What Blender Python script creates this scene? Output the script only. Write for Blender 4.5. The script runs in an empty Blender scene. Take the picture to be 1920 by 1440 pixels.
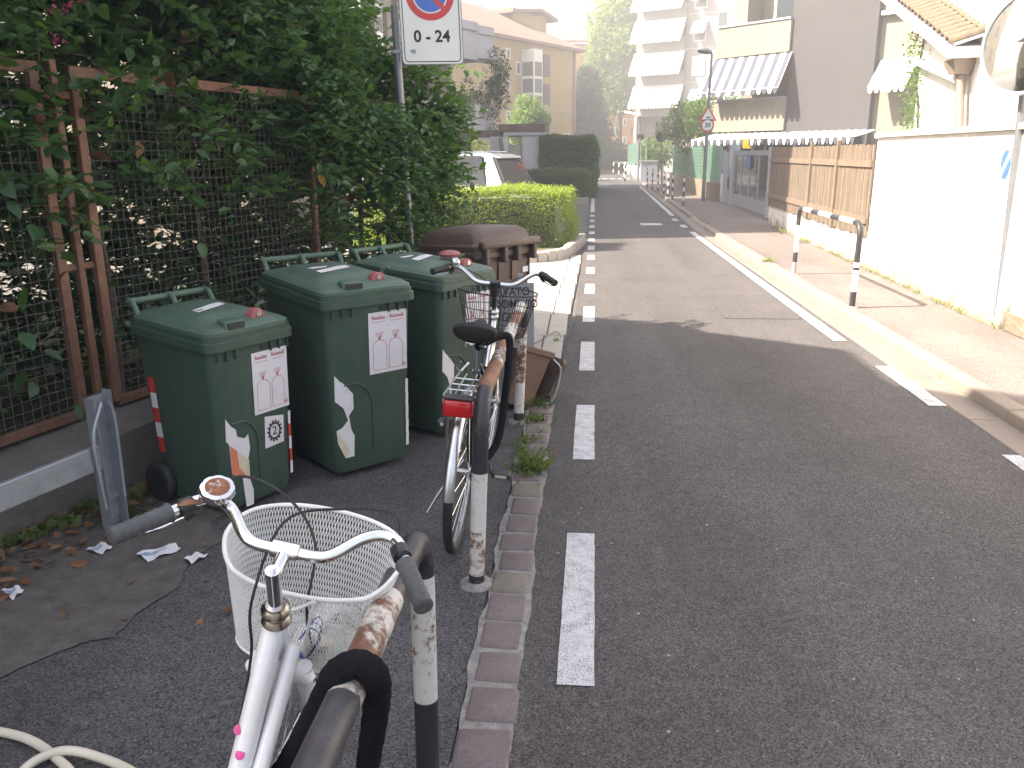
import bpy, bmesh, math, random
import numpy as np
from mathutils import Vector, Matrix
R=math.radians; PI=math.pi
random.seed(7); rng=np.random.default_rng(7)
sc=bpy.context.scene; col=sc.collection

# ---------------------------------------------------------------- camera
F=1560.; CX,CY=960.,720.; PITCH=R(15.45); ROLL=R(0.45); YAW=R(-4.9); H=1.63
fwd=np.array([math.sin(YAW)*math.cos(PITCH),math.cos(YAW)*math.cos(PITCH),-math.sin(PITCH)])
_r=np.array([math.cos(YAW),-math.sin(YAW),0.]); _u=np.cross(_r,fwd)
rt=_r*math.cos(ROLL)-_u*math.sin(ROLL); upv=_u*math.cos(ROLL)+_r*math.sin(ROLL)
cam=bpy.data.cameras.new('camera'); camo=bpy.data.objects.new('camera',cam); col.objects.link(camo)
mw=Matrix(((rt[0],upv[0],-fwd[0],0),(rt[1],upv[1],-fwd[1],0),(rt[2],upv[2],-fwd[2],H),(0,0,0,1)))
camo.matrix_world=mw
cam.sensor_width=36; cam.lens=36*F/1920; cam.clip_start=.05; cam.clip_end=2000
sc.camera=camo

# ---------------------------------------------------------------- light
SUN_EL=R(46); SUN_DIR=Vector((-.978,-.21,0)).normalized()*math.cos(SUN_EL)+Vector((0,0,math.sin(SUN_EL)))
w=bpy.data.worlds.new('World'); sc.world=w; w.use_nodes=True
nt=w.node_tree; bg=nt.nodes['Background']; sky=nt.nodes.new('ShaderNodeTexSky')
sky.sky_type='NISHITA'; sky.sun_disc=False; sky.sun_elevation=SUN_EL; sky.sun_rotation=math.atan2(SUN_DIR.x,SUN_DIR.y)
sky.air_density=1.0; sky.dust_density=4.0; sky.ozone_density=1.0
nt.links.new(sky.outputs[0],bg.inputs[0]); bg.inputs[1].default_value=.082
sl=bpy.data.lights.new('sun','SUN'); sl.energy=5.0; sl.angle=R(.55); sl.color=(1,.89,.76)
so=bpy.data.objects.new('sun',sl); col.objects.link(so); so.rotation_euler=SUN_DIR.to_track_quat('Z','Y').to_euler(); so.location=(-20,-5,30)
vs=sc.view_settings; vs.view_transform='Standard'; vs.look='None'; vs.exposure=2.45; vs.gamma=1; vs.use_curve_mapping=False

# ---------------------------------------------------------------- pixel helpers (directions only; depth from ground / planes)
def ray(x,y): return fwd+rt*(x-CX)/F+upv*(CY-y)/F
def gp(x,y,z=0.):
    d=ray(x,y); t=(z-H)/d[2]; return Vector((d[0]*t,d[1]*t,z))
def at(x,y,Y):
    d=ray(x,y); t=Y/d[1]; return Vector((d[0]*t,Y,H+d[2]*t))
def atx(x,y,X):
    d=ray(x,y); t=X/d[0]; return Vector((X,d[1]*t,H+d[2]*t))
class Plane:      # vertical plane through p along direction d: pixel -> (s, z)
    def __init__(s,p,d):
        s.p=np.array([p[0],p[1]],float); s.d=np.array(d,float)/np.linalg.norm(d); s.n=np.array([s.d[1],-s.d[0]])
    def sz(s,x,y):
        r=ray(x,y); t=(s.p@s.n)/(r[:2]@s.n); q=r[:2]*t
        return float((q-s.p)@s.d), float(H+r[2]*t)
    def pt(s,a,z,off=0.):
        q=s.p+s.d*a+s.n*off; return Vector((q[0],q[1],z))

# ---------------------------------------------------------------- object helpers
def tag(o,label=None,cat=None,group=None,kind=None):
    if label: o['label']=label
    if cat: o['category']=cat
    if group: o['group']=group
    if kind: o['kind']=kind
    return o
def empty(name,label,cat,loc=(0,0,0),rot=(0,0,0),group=None):
    o=bpy.data.objects.new(name,None); col.objects.link(o); o.location=loc; o.rotation_euler=rot
    o.empty_display_size=.1
    return tag(o,label,cat,group)
def link(name,me,parent=None):
    o=bpy.data.objects.new(name,me); col.objects.link(o)
    if parent: o.parent=parent
    return o
def copy_tree(o,parent=None):
    c=o.copy(); col.objects.link(c); c.parent=parent
    for ch in list(o.children): copy_tree(ch,c)
    return c
def frame(d):
    d=Vector(d).normalized(); a=Vector((0,0,1)) if abs(d.z)<.95 else Vector((1,0,0))
    x=a.cross(d).normalized(); return x,d.cross(x)
def spline(pts,n=6):
    P=[Vector(p) for p in pts]; out=[]
    Q=[P[0]*2-P[1]]+P+[P[-1]*2-P[-2]]
    for i in range(1,len(Q)-2):
        a,b,c,d=Q[i-1:i+3]
        for k in range(n):
            t=k/n; out.append(.5*((2*b)+(c-a)*t+(2*a-5*b+4*c-d)*t*t+(3*b-a-3*c+d)*t**3))
    out.append(P[-1]); return out
class MB:
    def __init__(s): s.v=[]; s.f=[]; s.m=[]; s.mi=0; s.sm=[]; s.smooth=False
    def add(s,vs,fs):
        o=len(s.v); s.v+= [tuple(v) for v in vs]
        for f in fs: s.f.append(tuple(i+o for i in f)); s.m.append(s.mi); s.sm.append(s.smooth)
        return s
    def box(s,a,b,j=0.,M=None):
        x0,y0,z0=a; x1,y1,z1=b
        vs=[(x0,y0,z0),(x1,y0,z0),(x1,y1,z0),(x0,y1,z0),(x0,y0,z1),(x1,y0,z1),(x1,y1,z1),(x0,y1,z1)]
        if j: vs=[(x+random.uniform(-j,j),y+random.uniform(-j,j),z+random.uniform(-j,j)) for x,y,z in vs]
        if M is not None: vs=[M@Vector(v) for v in vs]
        return s.add(vs,[(3,2,1,0),(4,5,6,7),(0,1,5,4),(1,2,6,5),(2,3,7,6),(3,0,4,7)])
    def hexa(s,q,h):      # 4 bottom points, 4 top points
        return s.add(list(q)+list(h),[(3,2,1,0),(4,5,6,7),(0,1,5,4),(1,2,6,5),(2,3,7,6),(3,0,4,7)])
    def slab(s,a,b,th,z0,z1):   # upright slab from a to b (xy), thickness th, z0..z1
        a=Vector((a[0],a[1],0)); b=Vector((b[0],b[1],0)); n=Vector(((b-a).y,-(b-a).x,0)).normalized()*th/2
        q=[a+n,b+n,b-n,a-n]
        return s.hexa([(p.x,p.y,z0) for p in q],[(p.x,p.y,z1) for p in q])
    def tube(s,pts,r,n=8,cap=True,flat=None):
        P=[Vector(p) for p in pts]; rs=r if hasattr(r,'__len__') else [r]*len(P)
        k=s.smooth; s.smooth=True; rings=[]; vs=[]; fs=[]
        x=None
        for i,p in enumerate(P):
            d=(P[min(i+1,len(P)-1)]-P[max(i-1,0)])
            if d.length<1e-9: d=Vector((0,0,1))
            d.normalize()
            if x is None: x,y=frame(d)
            else:
                x=(x-d*x.dot(d))
                if x.length<1e-6: x,y=frame(d)
                x.normalize(); y=d.cross(x)
            for q in range(n):
                a=2*PI*q/n; cx,cy=math.cos(a),math.sin(a)
                if flat: cy*=flat
                vs.append(p+x*(rs[i]*cx)+y*(rs[i]*cy))
        for i in range(len(P)-1):
            for q in range(n):
                a=i*n+q; b=i*n+(q+1)%n; fs.append((a,b,b+n,a+n))
        if cap: fs.append(tuple(range(n-1,-1,-1))); L=(len(P)-1)*n; fs.append(tuple(L+q for q in range(n)))
        s.add(vs,fs)
        if cap: s.sm[-1]=False; s.sm[-2]=False
        s.smooth=k; return s
    def cyl(s,a,b,r,n=12,r2=None): return s.tube([a,b],[r,r if r2 is None else r2],n)
    def torus(s,c,ax,R_,r,n=32,m=8,flat=1.):
        c=Vector(c); x,y=frame(ax); ax=Vector(ax).normalized(); vs=[]; fs=[]
        for i in range(n):
            a=2*PI*i/n; d=x*math.cos(a)+y*math.sin(a)
            for q in range(m):
                b=2*PI*q/m; vs.append(c+d*(R_+r*math.cos(b))+ax*(r*flat*math.sin(b)))
        for i in range(n):
            for q in range(m):
                fs.append((i*m+q,((i+1)%n)*m+q,((i+1)%n)*m+(q+1)%m,i*m+(q+1)%m))
        k=s.smooth; s.smooth=True; s.add(vs,fs); s.smooth=k; return s
    def lathe(s,prof,c=(0,0,0),ax=(0,0,1),n=24,cap=True):
        c=Vector(c); x,y=frame(ax); ax=Vector(ax).normalized(); vs=[]; fs=[]
        for r,h in prof:
            for q in range(n):
                a=2*PI*q/n; vs.append(c+ax*h+x*(r*math.cos(a))+y*(r*math.sin(a)))
        for i in range(len(prof)-1):
            for q in range(n): fs.append((i*n+q,i*n+(q+1)%n,(i+1)*n+(q+1)%n,(i+1)*n+q))
        if cap: fs.append(tuple(range(n-1,-1,-1))); L=(len(prof)-1)*n; fs.append(tuple(L+q for q in range(n)))
        k=s.smooth; s.smooth=True; s.add(vs,fs); s.smooth=k; return s
    def loft(s,secs,cap=True,smooth=True):     # list of closed rings, equal count
        n=len(secs[0]); vs=[p for q in secs for p in q]; fs=[]
        for i in range(len(secs)-1):
            for q in range(n): fs.append((i*n+q,i*n+(q+1)%n,(i+1)*n+(q+1)%n,(i+1)*n+q))
        if cap: fs.append(tuple(range(n-1,-1,-1))); L=(len(secs)-1)*n; fs.append(tuple(L+q for q in range(n)))
        k=s.smooth; s.smooth=smooth; s.add(vs,fs); s.smooth=k; return s
    def prism(s,poly,fn,t0,t1):   # 2D poly -> fn(u,v,t)
        n=len(poly); vs=[fn(u,v,t0) for u,v in poly]+[fn(u,v,t1) for u,v in poly]
        return s.add(vs,[tuple(range(n-1,-1,-1)),tuple(range(n,2*n))]+[(i,(i+1)%n,n+(i+1)%n,n+i) for i in range(n)])
    def ribbon(s,pts,w,fn,t,closed=False):   # flat line of width w on mapped surface
        P=[Vector((a,b)) for a,b in pts]; n=len(P); vs=[]
        for i,p in enumerate(P):
            d=(P[(i+1)%n]-P[i-1]) if closed else (P[min(i+1,n-1)]-P[max(i-1,0)])
            d.normalize(); q=Vector((-d.y,d.x))*w/2
            a=p+q; b=p-q; vs+=[fn(a.x,a.y,t),fn(b.x,b.y,t)]
        m=n if closed else n-1
        return s.add(vs,[(2*i,2*((i+1)%n),2*((i+1)%n)+1,2*i+1) for i in range(m)])
    def build(s,name,mats,parent=None,bevel=0.,seg=1,ang=40):
        me=bpy.data.meshes.new(name); me.from_pydata(s.v,[],s.f)
        if not isinstance(mats,(list,tuple)): mats=[mats]
        for m in mats: me.materials.append(m)
        me.polygons.foreach_set('material_index',s.m); me.polygons.foreach_set('use_smooth',s.sm)
        bm=bmesh.new(); bm.from_mesh(me); bmesh.ops.recalc_face_normals(bm,faces=bm.faces)
        if bevel:
            bmesh.ops.remove_doubles(bm,verts=bm.verts,dist=1e-5)
            es=[e for e in bm.edges if len(e.link_faces)==2 and e.calc_face_angle(0)>R(ang)]
            bmesh.ops.bevel(bm,geom=es,offset=bevel,segments=seg,affect='EDGES',profile=.5)
            if seg>1:
                for f in bm.faces: f.smooth=True
        else:
            for e in bm.edges:
                if len(e.link_faces)==2 and e.calc_face_angle(0)>R(50): e.smooth=False
        bm.to_mesh(me); bm.free(); me.update()
        return link(name,me,parent)
def text_mesh(txt,size,align='CENTER',extr=.0006,bold=0.):
    cu=bpy.data.curves.new('t','FONT'); cu.body=txt; cu.size=size; cu.align_x=align; cu.align_y='CENTER'; cu.extrude=extr; cu.resolution_u=3
    cu.offset=bold
    o=bpy.data.objects.new('t',cu); col.objects.link(o); dg=bpy.context.evaluated_depsgraph_get()
    me=bpy.data.meshes.new_from_object(o.evaluated_get(dg)); bpy.data.objects.remove(o); bpy.data.curves.remove(cu)
    return me
def text(name,txt,size,mat,fn,parent=None,sx=1.,align='CENTER',bold=0.,rot=0.):   # fn maps (u,v,t) to 3D
    me=text_mesh(txt,size,align,bold=bold); c,s_=math.cos(rot),math.sin(rot)
    for v in me.vertices:
        x,y=v.co.x*sx,v.co.y
        v.co=fn(x*c-y*s_,x*s_+y*c,v.co.z+.0006)
    me.materials.clear(); me.materials.append(mat); return link(name,me,parent)
# ---------------------------------------------------------------- materials (procedural)
def base_mat(name):
    m=bpy.data.materials.new(name); m.use_nodes=True; n=m.node_tree.nodes; return m,n,m.node_tree.links,n['Principled BSDF']
def N(n,t,**k):
    x=n.new('ShaderNode'+t)
    for a,b in k.items():
        if a.startswith('i_'): x.inputs[a[2:].replace('_',' ')].default_value=b
        else: setattr(x,a,b)
    return x
def noise(n,l,co,scale,detail=4,rough=.6):
    x=N(n,'TexNoise'); x.inputs['Scale'].default_value=scale; x.inputs['Detail'].default_value=detail; x.inputs['Roughness'].default_value=rough
    l.new(co,x.inputs['Vector']); return x.outputs['Fac']
def ramp(n,l,f,stops):
    x=N(n,'ValToRGB'); e=x.color_ramp.elements
    while len(e)<len(stops): e.new(.5)
    for q,(p,c) in zip(e,stops): q.position=p; q.color=(*c,1) if len(c)==3 else c
    l.new(f,x.inputs[0]); return x.outputs[0]
def sramp(n,l,f,a,b):
    x=N(n,'MapRange'); x.inputs[1].default_value=a; x.inputs[2].default_value=b; l.new(f,x.inputs[0]); return x.outputs[0]
def mix(n,l,f,a,b):
    x=N(n,'Mix',data_type='RGBA')
    if isinstance(f,(int,float)): x.inputs[0].default_value=f
    else: l.new(f,x.inputs[0])
    for i,c in ((6,a),(7,b)):
        if isinstance(c,(tuple,list)): x.inputs[i].default_value=(*c[:3],1)
        else: l.new(c,x.inputs[i])
    return x.outputs[2]
def bump(n,l,b,h,st,dist):
    x=N(n,'Bump'); x.inputs['Strength'].default_value=st; x.inputs['Distance'].default_value=dist; l.new(h,x.inputs['Height']); l.new(x.outputs[0],b.inputs['Normal'])
def sh(c,k): return tuple(min(1,max(0,x*k)) for x in c)
MC={}
def M(name,c,rough=.6,metal=0.,var=.14,scale=6.,bst=.15,bsc=60.,bd=.002,dirt=None,dcol=(.12,.1,.08),spec=.5,coat=0.,fine=.0,streak=None,base=None):
    if name in MC: return MC[name]
    m,n,l,b=base_mat(name); tc=N(n,'TexCoord').outputs['Object']
    f=noise(n,l,tc,scale,5); cc=ramp(n,l,f,[(.3,sh(c,1-var)),(.7,sh(c,1+var))])
    if fine:
        g=noise(n,l,tc,bsc*2.2,2); cc=mix(n,l,sramp(n,l,g,.45,.75),cc,sh(c,1-fine))
    if dirt:
        g=noise(n,l,tc,dirt,6,.7); cc=mix(n,l,sramp(n,l,g,.55,.8),cc,dcol)
    if streak:
        mp=N(n,'Mapping'); mp.inputs['Scale'].default_value=(1,1,.07); l.new(tc,mp.inputs[0]); g=noise(n,l,mp.outputs[0],streak[0],5,.7); cc=mix(n,l,sramp(n,l,g,.5,.72),cc,streak[1])
    if base:      # splash dirt along the foot
        sx=N(n,'SeparateXYZ'); l.new(tc,sx.inputs[0]); g=noise(n,l,tc,5.,6,.7); a=N(n,'Math',operation='MULTIPLY_ADD'); l.new(g,a.inputs[0]); a.inputs[1].default_value=-1.1; l.new(sx.outputs[2],a.inputs[2])
        cc=mix(n,l,sramp(n,l,a.outputs[0],-.28,-.45),cc,base)
    l.new(cc,b.inputs['Base Color']); b.inputs['Roughness'].default_value=rough; b.inputs['Metallic'].default_value=metal
    b.inputs['Specular IOR Level'].default_value=spec; b.inputs['Coat Weight'].default_value=coat
    if bst: bump(n,l,b,noise(n,l,tc,bsc,4),bst,bd)
    MC[name]=m; return m
def asphalt(name,c,cs=190.,patch=.16,crack=False):
    m,n,l,b=base_mat(name); tc=N(n,'TexCoord').outputs['Object']
    v=N(n,'TexVoronoi'); v.inputs['Scale'].default_value=cs; l.new(tc,v.inputs['Vector'])
    big=noise(n,l,tc,1.1,5,.65); mid=noise(n,l,tc,14,4)
    mp=N(n,'Mapping'); mp.inputs['Scale'].default_value=(1,.06,1); l.new(tc,mp.inputs[0]); trk=noise(n,l,mp.outputs[0],1.7,4,.55)
    cc=ramp(n,l,v.outputs['Color'],[(.12,sh(c,.35)),(.5,sh(c,.95)),(.85,sh(c,1.5)),(1,sh(c,2.6))])
    x=ramp(n,l,big,[(.3,(1-patch,)*3),(.7,(1+patch,)*3)])
    mm=N(n,'Mix',data_type='RGBA',blend_type='MULTIPLY'); mm.inputs[0].default_value=1; l.new(cc,mm.inputs[6]); l.new(x,mm.inputs[7])
    x2=ramp(n,l,mid,[(.3,(.88,)*3),(.7,(1.1,)*3)]); x3=ramp(n,l,trk,[(.35,(.86,)*3),(.65,(1.12,)*3)]); m3=N(n,'Mix',data_type='RGBA',blend_type='MULTIPLY'); m3.inputs[0].default_value=1; l.new(x2,m3.inputs[6]); l.new(x3,m3.inputs[7]); x2=m3.outputs[2]
    m2=N(n,'Mix',data_type='RGBA',blend_type='MULTIPLY'); m2.inputs[0].default_value=1; l.new(mm.outputs[2],m2.inputs[6]); l.new(x2,m2.inputs[7])
    sp=N(n,'TexVoronoi'); sp.inputs['Scale'].default_value=17; l.new(tc,sp.inputs['Vector'])      # pale chips
    sx=N(n,'SeparateXYZ'); l.new(sp.outputs['Color'],sx.inputs[0]); gt=N(n,'Math',operation='GREATER_THAN'); l.new(sx.outputs[0],gt.inputs[0]); gt.inputs[1].default_value=.9; qq=N(n,'Math',operation='MULTIPLY'); l.new(sramp(n,l,sp.outputs['Distance'],.05,.025),qq.inputs[0]); l.new(gt.outputs[0],qq.inputs[1]); q=qq.outputs[0]
    cf=mix(n,l,q,m2.outputs[2],sh(c,2.6))
    l.new(cf,b.inputs['Base Color']); b.inputs['Roughness'].default_value=.85; b.inputs['Specular IOR Level'].default_value=.3
    bump(n,l,b,v.outputs['Distance'],.55,.003); return m
def paint_wear(name,c,under,wear=.55,scale=45.,rough=.55,soft=.12):
    m,n,l,b=base_mat(name); tc=N(n,'TexCoord').outputs['Object']
    f=noise(n,l,tc,scale,6,.75); g=noise(n,l,tc,scale*.12,4)
    a=N(n,'Math',operation='MULTIPLY_ADD'); l.new(g,a.inputs[0]); a.inputs[1].default_value=.5; l.new(f,a.inputs[2])
    k=sramp(n,l,a.outputs[0],wear+.25,wear+.25+soft)
    u=ramp(n,l,noise(n,l,tc,scale*1.7,4),[(.3,sh(under,.5)),(.7,sh(under,1.3))])
    p=ramp(n,l,noise(n,l,tc,9,4),[(.3,sh(c,.86)),(.7,sh(c,1.06))])
    l.new(mix(n,l,k,p,u),b.inputs['Base Color']); b.inputs['Roughness'].default_value=rough
    bump(n,l,b,k,-.4,.002); return m
def leafmat(name,cols,rough=.45,trans=.35,tcol=(.25,.42,.05)):
    m,n,l,b=base_mat(name); g=N(n,'NewGeometry'); k=len(cols)
    cc=ramp(n,l,g.outputs['Random Per Island'],[(i/max(1,k-1),c) for i,c in enumerate(cols)])
    l.new(cc,b.inputs['Base Color']); b.inputs['Roughness'].default_value=rough; b.inputs['Specular IOR Level'].default_value=.4
    t=N(n,'BsdfTranslucent'); mm=N(n,'Mix',data_type='RGBA',blend_type='MULTIPLY'); mm.inputs[0].default_value=.0
    l.new(mix(n,l,.55,cc,tcol),t.inputs['Color'])
    ms=N(n,'MixShader'); ms.inputs[0].default_value=trans; l.new(b.outputs[0],ms.inputs[1]); l.new(t.outputs[0],ms.inputs[2])
    l.new(ms.outputs[0],n['Material Output'].inputs['Surface']); return m
def glass(name,c=(.05,.06,.07),rough=.06): return M(name,c,rough=rough,var=.1,bst=0,spec=.7)
def striped(name,c1,c2,axis,period,duty=.5,rough=.8):   # woven stripes in object space
    m,n,l,b=base_mat(name); tc=N(n,'TexCoord').outputs['UV']; s=N(n,'SeparateXYZ'); l.new(tc,s.inputs[0])
    a=N(n,'Math',operation='FRACT'); q=N(n,'Math',operation='MULTIPLY'); l.new(s.outputs[axis],q.inputs[0]); q.inputs[1].default_value=1/period
    l.new(q.outputs[0],a.inputs[0]); gt=N(n,'Math',operation='GREATER_THAN'); l.new(a.outputs[0],gt.inputs[0]); gt.inputs[1].default_value=duty
    l.new(mix(n,l,gt.outputs[0],c1,c2),b.inputs['Base Color']); b.inputs['Roughness'].default_value=rough; return m

m_asph=asphalt('asphalt',(.084,.077,.075)); m_asph2=asphalt('asphalt_path',(.072,.07,.073),170,.2)
m_lot=asphalt('asphalt_yard',(.12,.115,.11),120,.2); m_walkR=asphalt('asphalt_pavement',(.165,.138,.125),240,.15)
m_line0=paint_wear('road_paint',(.62,.62,.64),(.16,.155,.16),.46,420.,.75,.3)
def line_mat():
    m,n,l,b=base_mat('lane_paint'); tc=N(n,'TexCoord').outputs['Object']
    f=noise(n,l,tc,230,2,.5); g=noise(n,l,tc,16,5,.7); a=N(n,'Math',operation='MULTIPLY_ADD'); l.new(g,a.inputs[0]); a.inputs[1].default_value=.45; l.new(f,a.inputs[2])
    k=sramp(n,l,a.outputs[0],.70,.86); cc=mix(n,l,k,(.56,.56,.57),(.13,.125,.13)); l.new(cc,b.inputs['Base Color']); b.inputs['Roughness'].default_value=.8
    bump(n,l,b,f,.5,.003); return m
m_line=line_mat()
m_sett=M('porphyry',(.15,.12,.12),.8,var=.2,scale=9,bst=.5,bsc=70,bd=.004,fine=.35)
m_sett2=M('porphyry_tan',(.165,.145,.12),.8,var=.2,scale=9,bst=.5,bsc=70,bd=.004,fine=.35)
m_mortar=M('mortar',(.23,.22,.21),.9,var=.4,scale=22,bst=.6,bsc=90,bd=.004,fine=.4)
m_conc=M('concrete',(.36,.33,.3),.85,var=.16,scale=3,bst=.3,bsc=90,bd=.002,dirt=2.,dcol=(.17,.16,.13),fine=.2)
m_slab=M('pale_paving',(.34,.32,.285),.85,var=.12,scale=4,bst=.3,bsc=120,bd=.002,fine=.18)
m_gutter=M('gutter_stone',(.2,.165,.14),.85,var=.16,scale=3,bst=.3,bsc=120,bd=.002,fine=.18)
m_kerb=M('kerb_stone',(.24,.2,.16),.85,var=.16,scale=3,bst=.4,bsc=80,bd=.003,fine=.2)
m_wallold=M('old_concrete',(.14,.125,.11),.9,var=.35,scale=3,bst=.5,bsc=40,bd=.006,dirt=5.,dcol=(.05,.055,.04),fine=.3)
m_dirt=M('dirt',(.105,.095,.086),.95,var=.35,scale=12,bst=.8,bsc=120,bd=.006,dirt=9.,dcol=(.06,.045,.035),fine=.5)
m_lawn=M('lawn',(.035,.06,.018),.95,var=.5,scale=7,bst=.8,bsc=60,bd=.02,dirt=3.,dcol=(.09,.08,.04))
m_soil=M('soil',(.11,.09,.06),.95,var=.3,scale=5,bst=.6,bsc=60,bd=.01)
m_white=M('white_plaster',(.78,.76,.72),.85,var=.04,scale=2,bst=.15,bsc=90,bd=.002,dirt=1.4,dcol=(.6,.57,.5),streak=(3.,(.62,.59,.53)),base=(.3,.25,.17))
m_cream=M('cream_plaster',(.36,.315,.235),.85,var=.06,scale=1.5,bst=.1)
m_yellow=M('yellow_plaster',(.38,.27,.105),.85,var=.08,scale=.7,bst=.1,dirt=.5,dcol=(.3,.23,.12))
m_orange=M('orange_plaster',(.5,.22,.06),.85,var=.08,scale=.6,bst=.1)
m_greywall=M('grey_render',(.072,.069,.072),.9,var=.05,scale=1.2,bst=.35,bsc=60,bd=.004)
m_parapet=M('parapet_concrete',(.25,.225,.18),.85,var=.06,scale=1.5,bst=.1)
m_whitepar=M('white_parapet',(.6,.58,.58),.85,var=.08,scale=1.2,bst=.1,dirt=1.,dcol=(.4,.38,.37))
m_tower=M('tower_render',(.36,.35,.33),.85,var=.05,scale=1,bst=.1)
m_rusty=M('rust_paint',(.175,.085,.052),.7,var=.25,scale=14,bst=.3,bsc=60,dirt=11,dcol=(.12,.06,.04))
m_wire=M('dark_wire',(.1,.082,.075),.6,bst=0)
m_galv=M('galvanised',(.36,.38,.41),.5,.6,var=.15,scale=12,bst=.1,dirt=6.,dcol=(.25,.25,.26))
m_polegrey=M('pole_grey',(.2,.205,.22),.45,.4,var=.1,scale=6,bst=.05)
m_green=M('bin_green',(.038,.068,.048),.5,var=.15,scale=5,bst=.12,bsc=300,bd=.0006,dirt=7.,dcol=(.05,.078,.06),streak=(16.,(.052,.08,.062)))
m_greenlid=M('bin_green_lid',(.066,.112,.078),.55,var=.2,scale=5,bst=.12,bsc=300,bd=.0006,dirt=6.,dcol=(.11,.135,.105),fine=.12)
m_brown=M('bin_brown',(.088,.058,.046),.5,var=.15,scale=5,bst=.12,bsc=250,bd=.0006,dirt=4.,dcol=(.12,.09,.075))
m_brownl=M('caddy_brown',(.15,.092,.06),.55,var=.15,scale=7,bst=.1,bsc=250,bd=.0006,dirt=6.,dcol=(.12,.08,.06))
m_black=M('black_rubber',(.018,.018,.02),.65,var=.3,scale=20,bst=.1)
m_saddle=M('saddle_vinyl',(.012,.011,.011),.7,var=.3,scale=20,bst=.1,spec=.2)
m_blackpl=M('black_plastic',(.02,.02,.022),.4,var=.2,bst=.05)
m_fabric=M('black_fabric',(.011,.011,.014),.95,var=.3,scale=120,bst=.8,bsc=900,bd=.002,spec=.1)
m_chrome=M('chrome',(.72,.72,.72),.12,1.,var=.06,scale=25,bst=.04,bsc=40,bd=.001)
m_alu=M('aluminium',(.55,.56,.57),.32,1.,var=.12,scale=15,bst=.05)
m_chromer=M('worn_chrome',(.5,.47,.43),.25,1.,var=.25,scale=30,bst=.1,dirt=25.,dcol=(.25,.13,.07))
m_whitep=M('white_enamel',(.72,.72,.72),.28,var=.05,scale=12,bst=.03,coat=.4,dirt=30.,dcol=(.62,.6,.57))
m_bask=M('white_coated_wire',(.72,.72,.7),.4,var=.1,scale=12,bst=0,dirt=9.,dcol=(.5,.45,.36))
m_grip=M('grey_rubber',(.06,.063,.066),.6,var=.2,scale=22,bst=.15,bsc=200,bd=.001,dirt=18.,dcol=(.1,.1,.1))
m_paper=M('paper',(.68,.66,.68),.6,var=.05,scale=6,bst=.05,dirt=8.,dcol=(.55,.52,.52))
m_ink=M('black_ink',(.02,.02,.022),.6,bst=0,var=.1); m_rink=M('red_ink',(.42,.05,.06),.6,bst=0,var=.1)
m_red=M('red_print',(.5,.04,.03),.5,var=.12,bst=0); m_orangep=M('orange_print',(.6,.2,.1),.5,var=.15,bst=0); m_creamp=M('cream_print',(.6,.53,.38),.5,var=.15,bst=0)
m_blue=M('blue_print',(.06,.14,.5),.45,var=.1,bst=0); m_signw=M('sign_white',(.66,.68,.66),.4,var=.04,bst=0); m_signr=M('sign_red',(.5,.05,.05),.4,var=.06,bst=0)
m_redpl=M('red_plastic',(.28,.04,.05),.4,var=.1,bst=0); m_lens=M('red_lens',(.45,.01,.015),.12,var=.1,bst=0,coat=.6)
m_lock=M('faded_red',(.32,.1,.1),.5,var=.12,bst=0)
m_pwhite=paint_wear('white_paint_rust',(.55,.535,.5),(.16,.075,.04),.55,34.,.5); m_pwhite2=paint_wear('white_paint_rust_heavy',(.58,.55,.5),(.15,.065,.035),.44,20.,.55)
m_pblack=paint_wear('black_paint_worn',(.022,.022,.028),(.2,.16,.14),.6,40.,.45)
m_prust=M('bare_rust',(.2,.095,.05),.6,.2,var=.4,scale=16,bst=.2,bsc=90,dirt=14.,dcol=(.1,.06,.05)); m_pdark=M('dark_worn_steel',(.06,.055,.06),.5,.1,var=.5,scale=14,bst=.2,bsc=70,dirt=11.,dcol=(.1,.06,.042),fine=.35)
m_wood=M('fence_board',(.13,.1,.072),.8,var=.2,scale=3,bst=.3,bsc=50,bd=.003); m_woodr=M('fence_rail',(.165,.122,.083),.8,var=.15,scale=4,bst=.2)
m_gate=M('gate_grey',(.33,.35,.4),.5,.2,var=.06,bst=0); m_shut=M('shutter_brown',(.1,.055,.055),.7,bst=0,var=.1); m_shutr=M('shutter_red',(.45,.13,.1),.7,bst=0,var=.1)
m_winfr=M('window_frame_white',(.68,.67,.64),.5,bst=0,var=.04); m_glass=glass('window_glass'); m_dark=M('dark_interior',(.03,.03,.035),.8,bst=0)
m_roof=M('roof_tiles',(.21,.14,.105),.85,var=.25,scale=2,bst=.5,bsc=12,bd=.03); m_roof2=M('roof_tiles_dark',(.16,.1,.08),.85,var=.25,scale=2,bst=.5,bsc=12,bd=.03)
m_tile=M('clay_tile',(.13,.1,.068),.85,var=.3,scale=9,bst=.4,bsc=40,bd=.004,dirt=6.,dcol=(.09,.075,.055)); m_zinc=M('zinc',(.42,.43,.45),.5,.5,var=.1,bst=0)
m_pipe=M('brown_pipe',(.2,.16,.13),.5,var=.1,bst=0); m_awn=M('awning_white',(.75,.75,.74),.85,var=.04,bst=0)
m_carw=M('car_white',(.75,.75,.76),.18,var=.02,bst=0,coat=1.); m_carg=glass('car_glass',(.015,.018,.02),.04)
m_bark=M('bark',(.12,.09,.065),.9,var=.35,scale=12,bst=.8,bsc=25,bd=.02)
m_mirror=M('mirror_face',(.66,.66,.65),.05,1.,var=.05,bst=.05,bsc=5,bd=.01); m_plug=M('terracotta',(.4,.2,.1),.8)
m_greenw=M('green_wire',(.16,.3,.22),.5,bst=0); m_stone=M('field_stone',(.22,.17,.12),.9,var=.3,scale=4,bst=.8,bsc=12,bd=.03)
m_cable=M('cream_cable',(.58,.54,.44),.45,var=.08,bst=.05)
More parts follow.
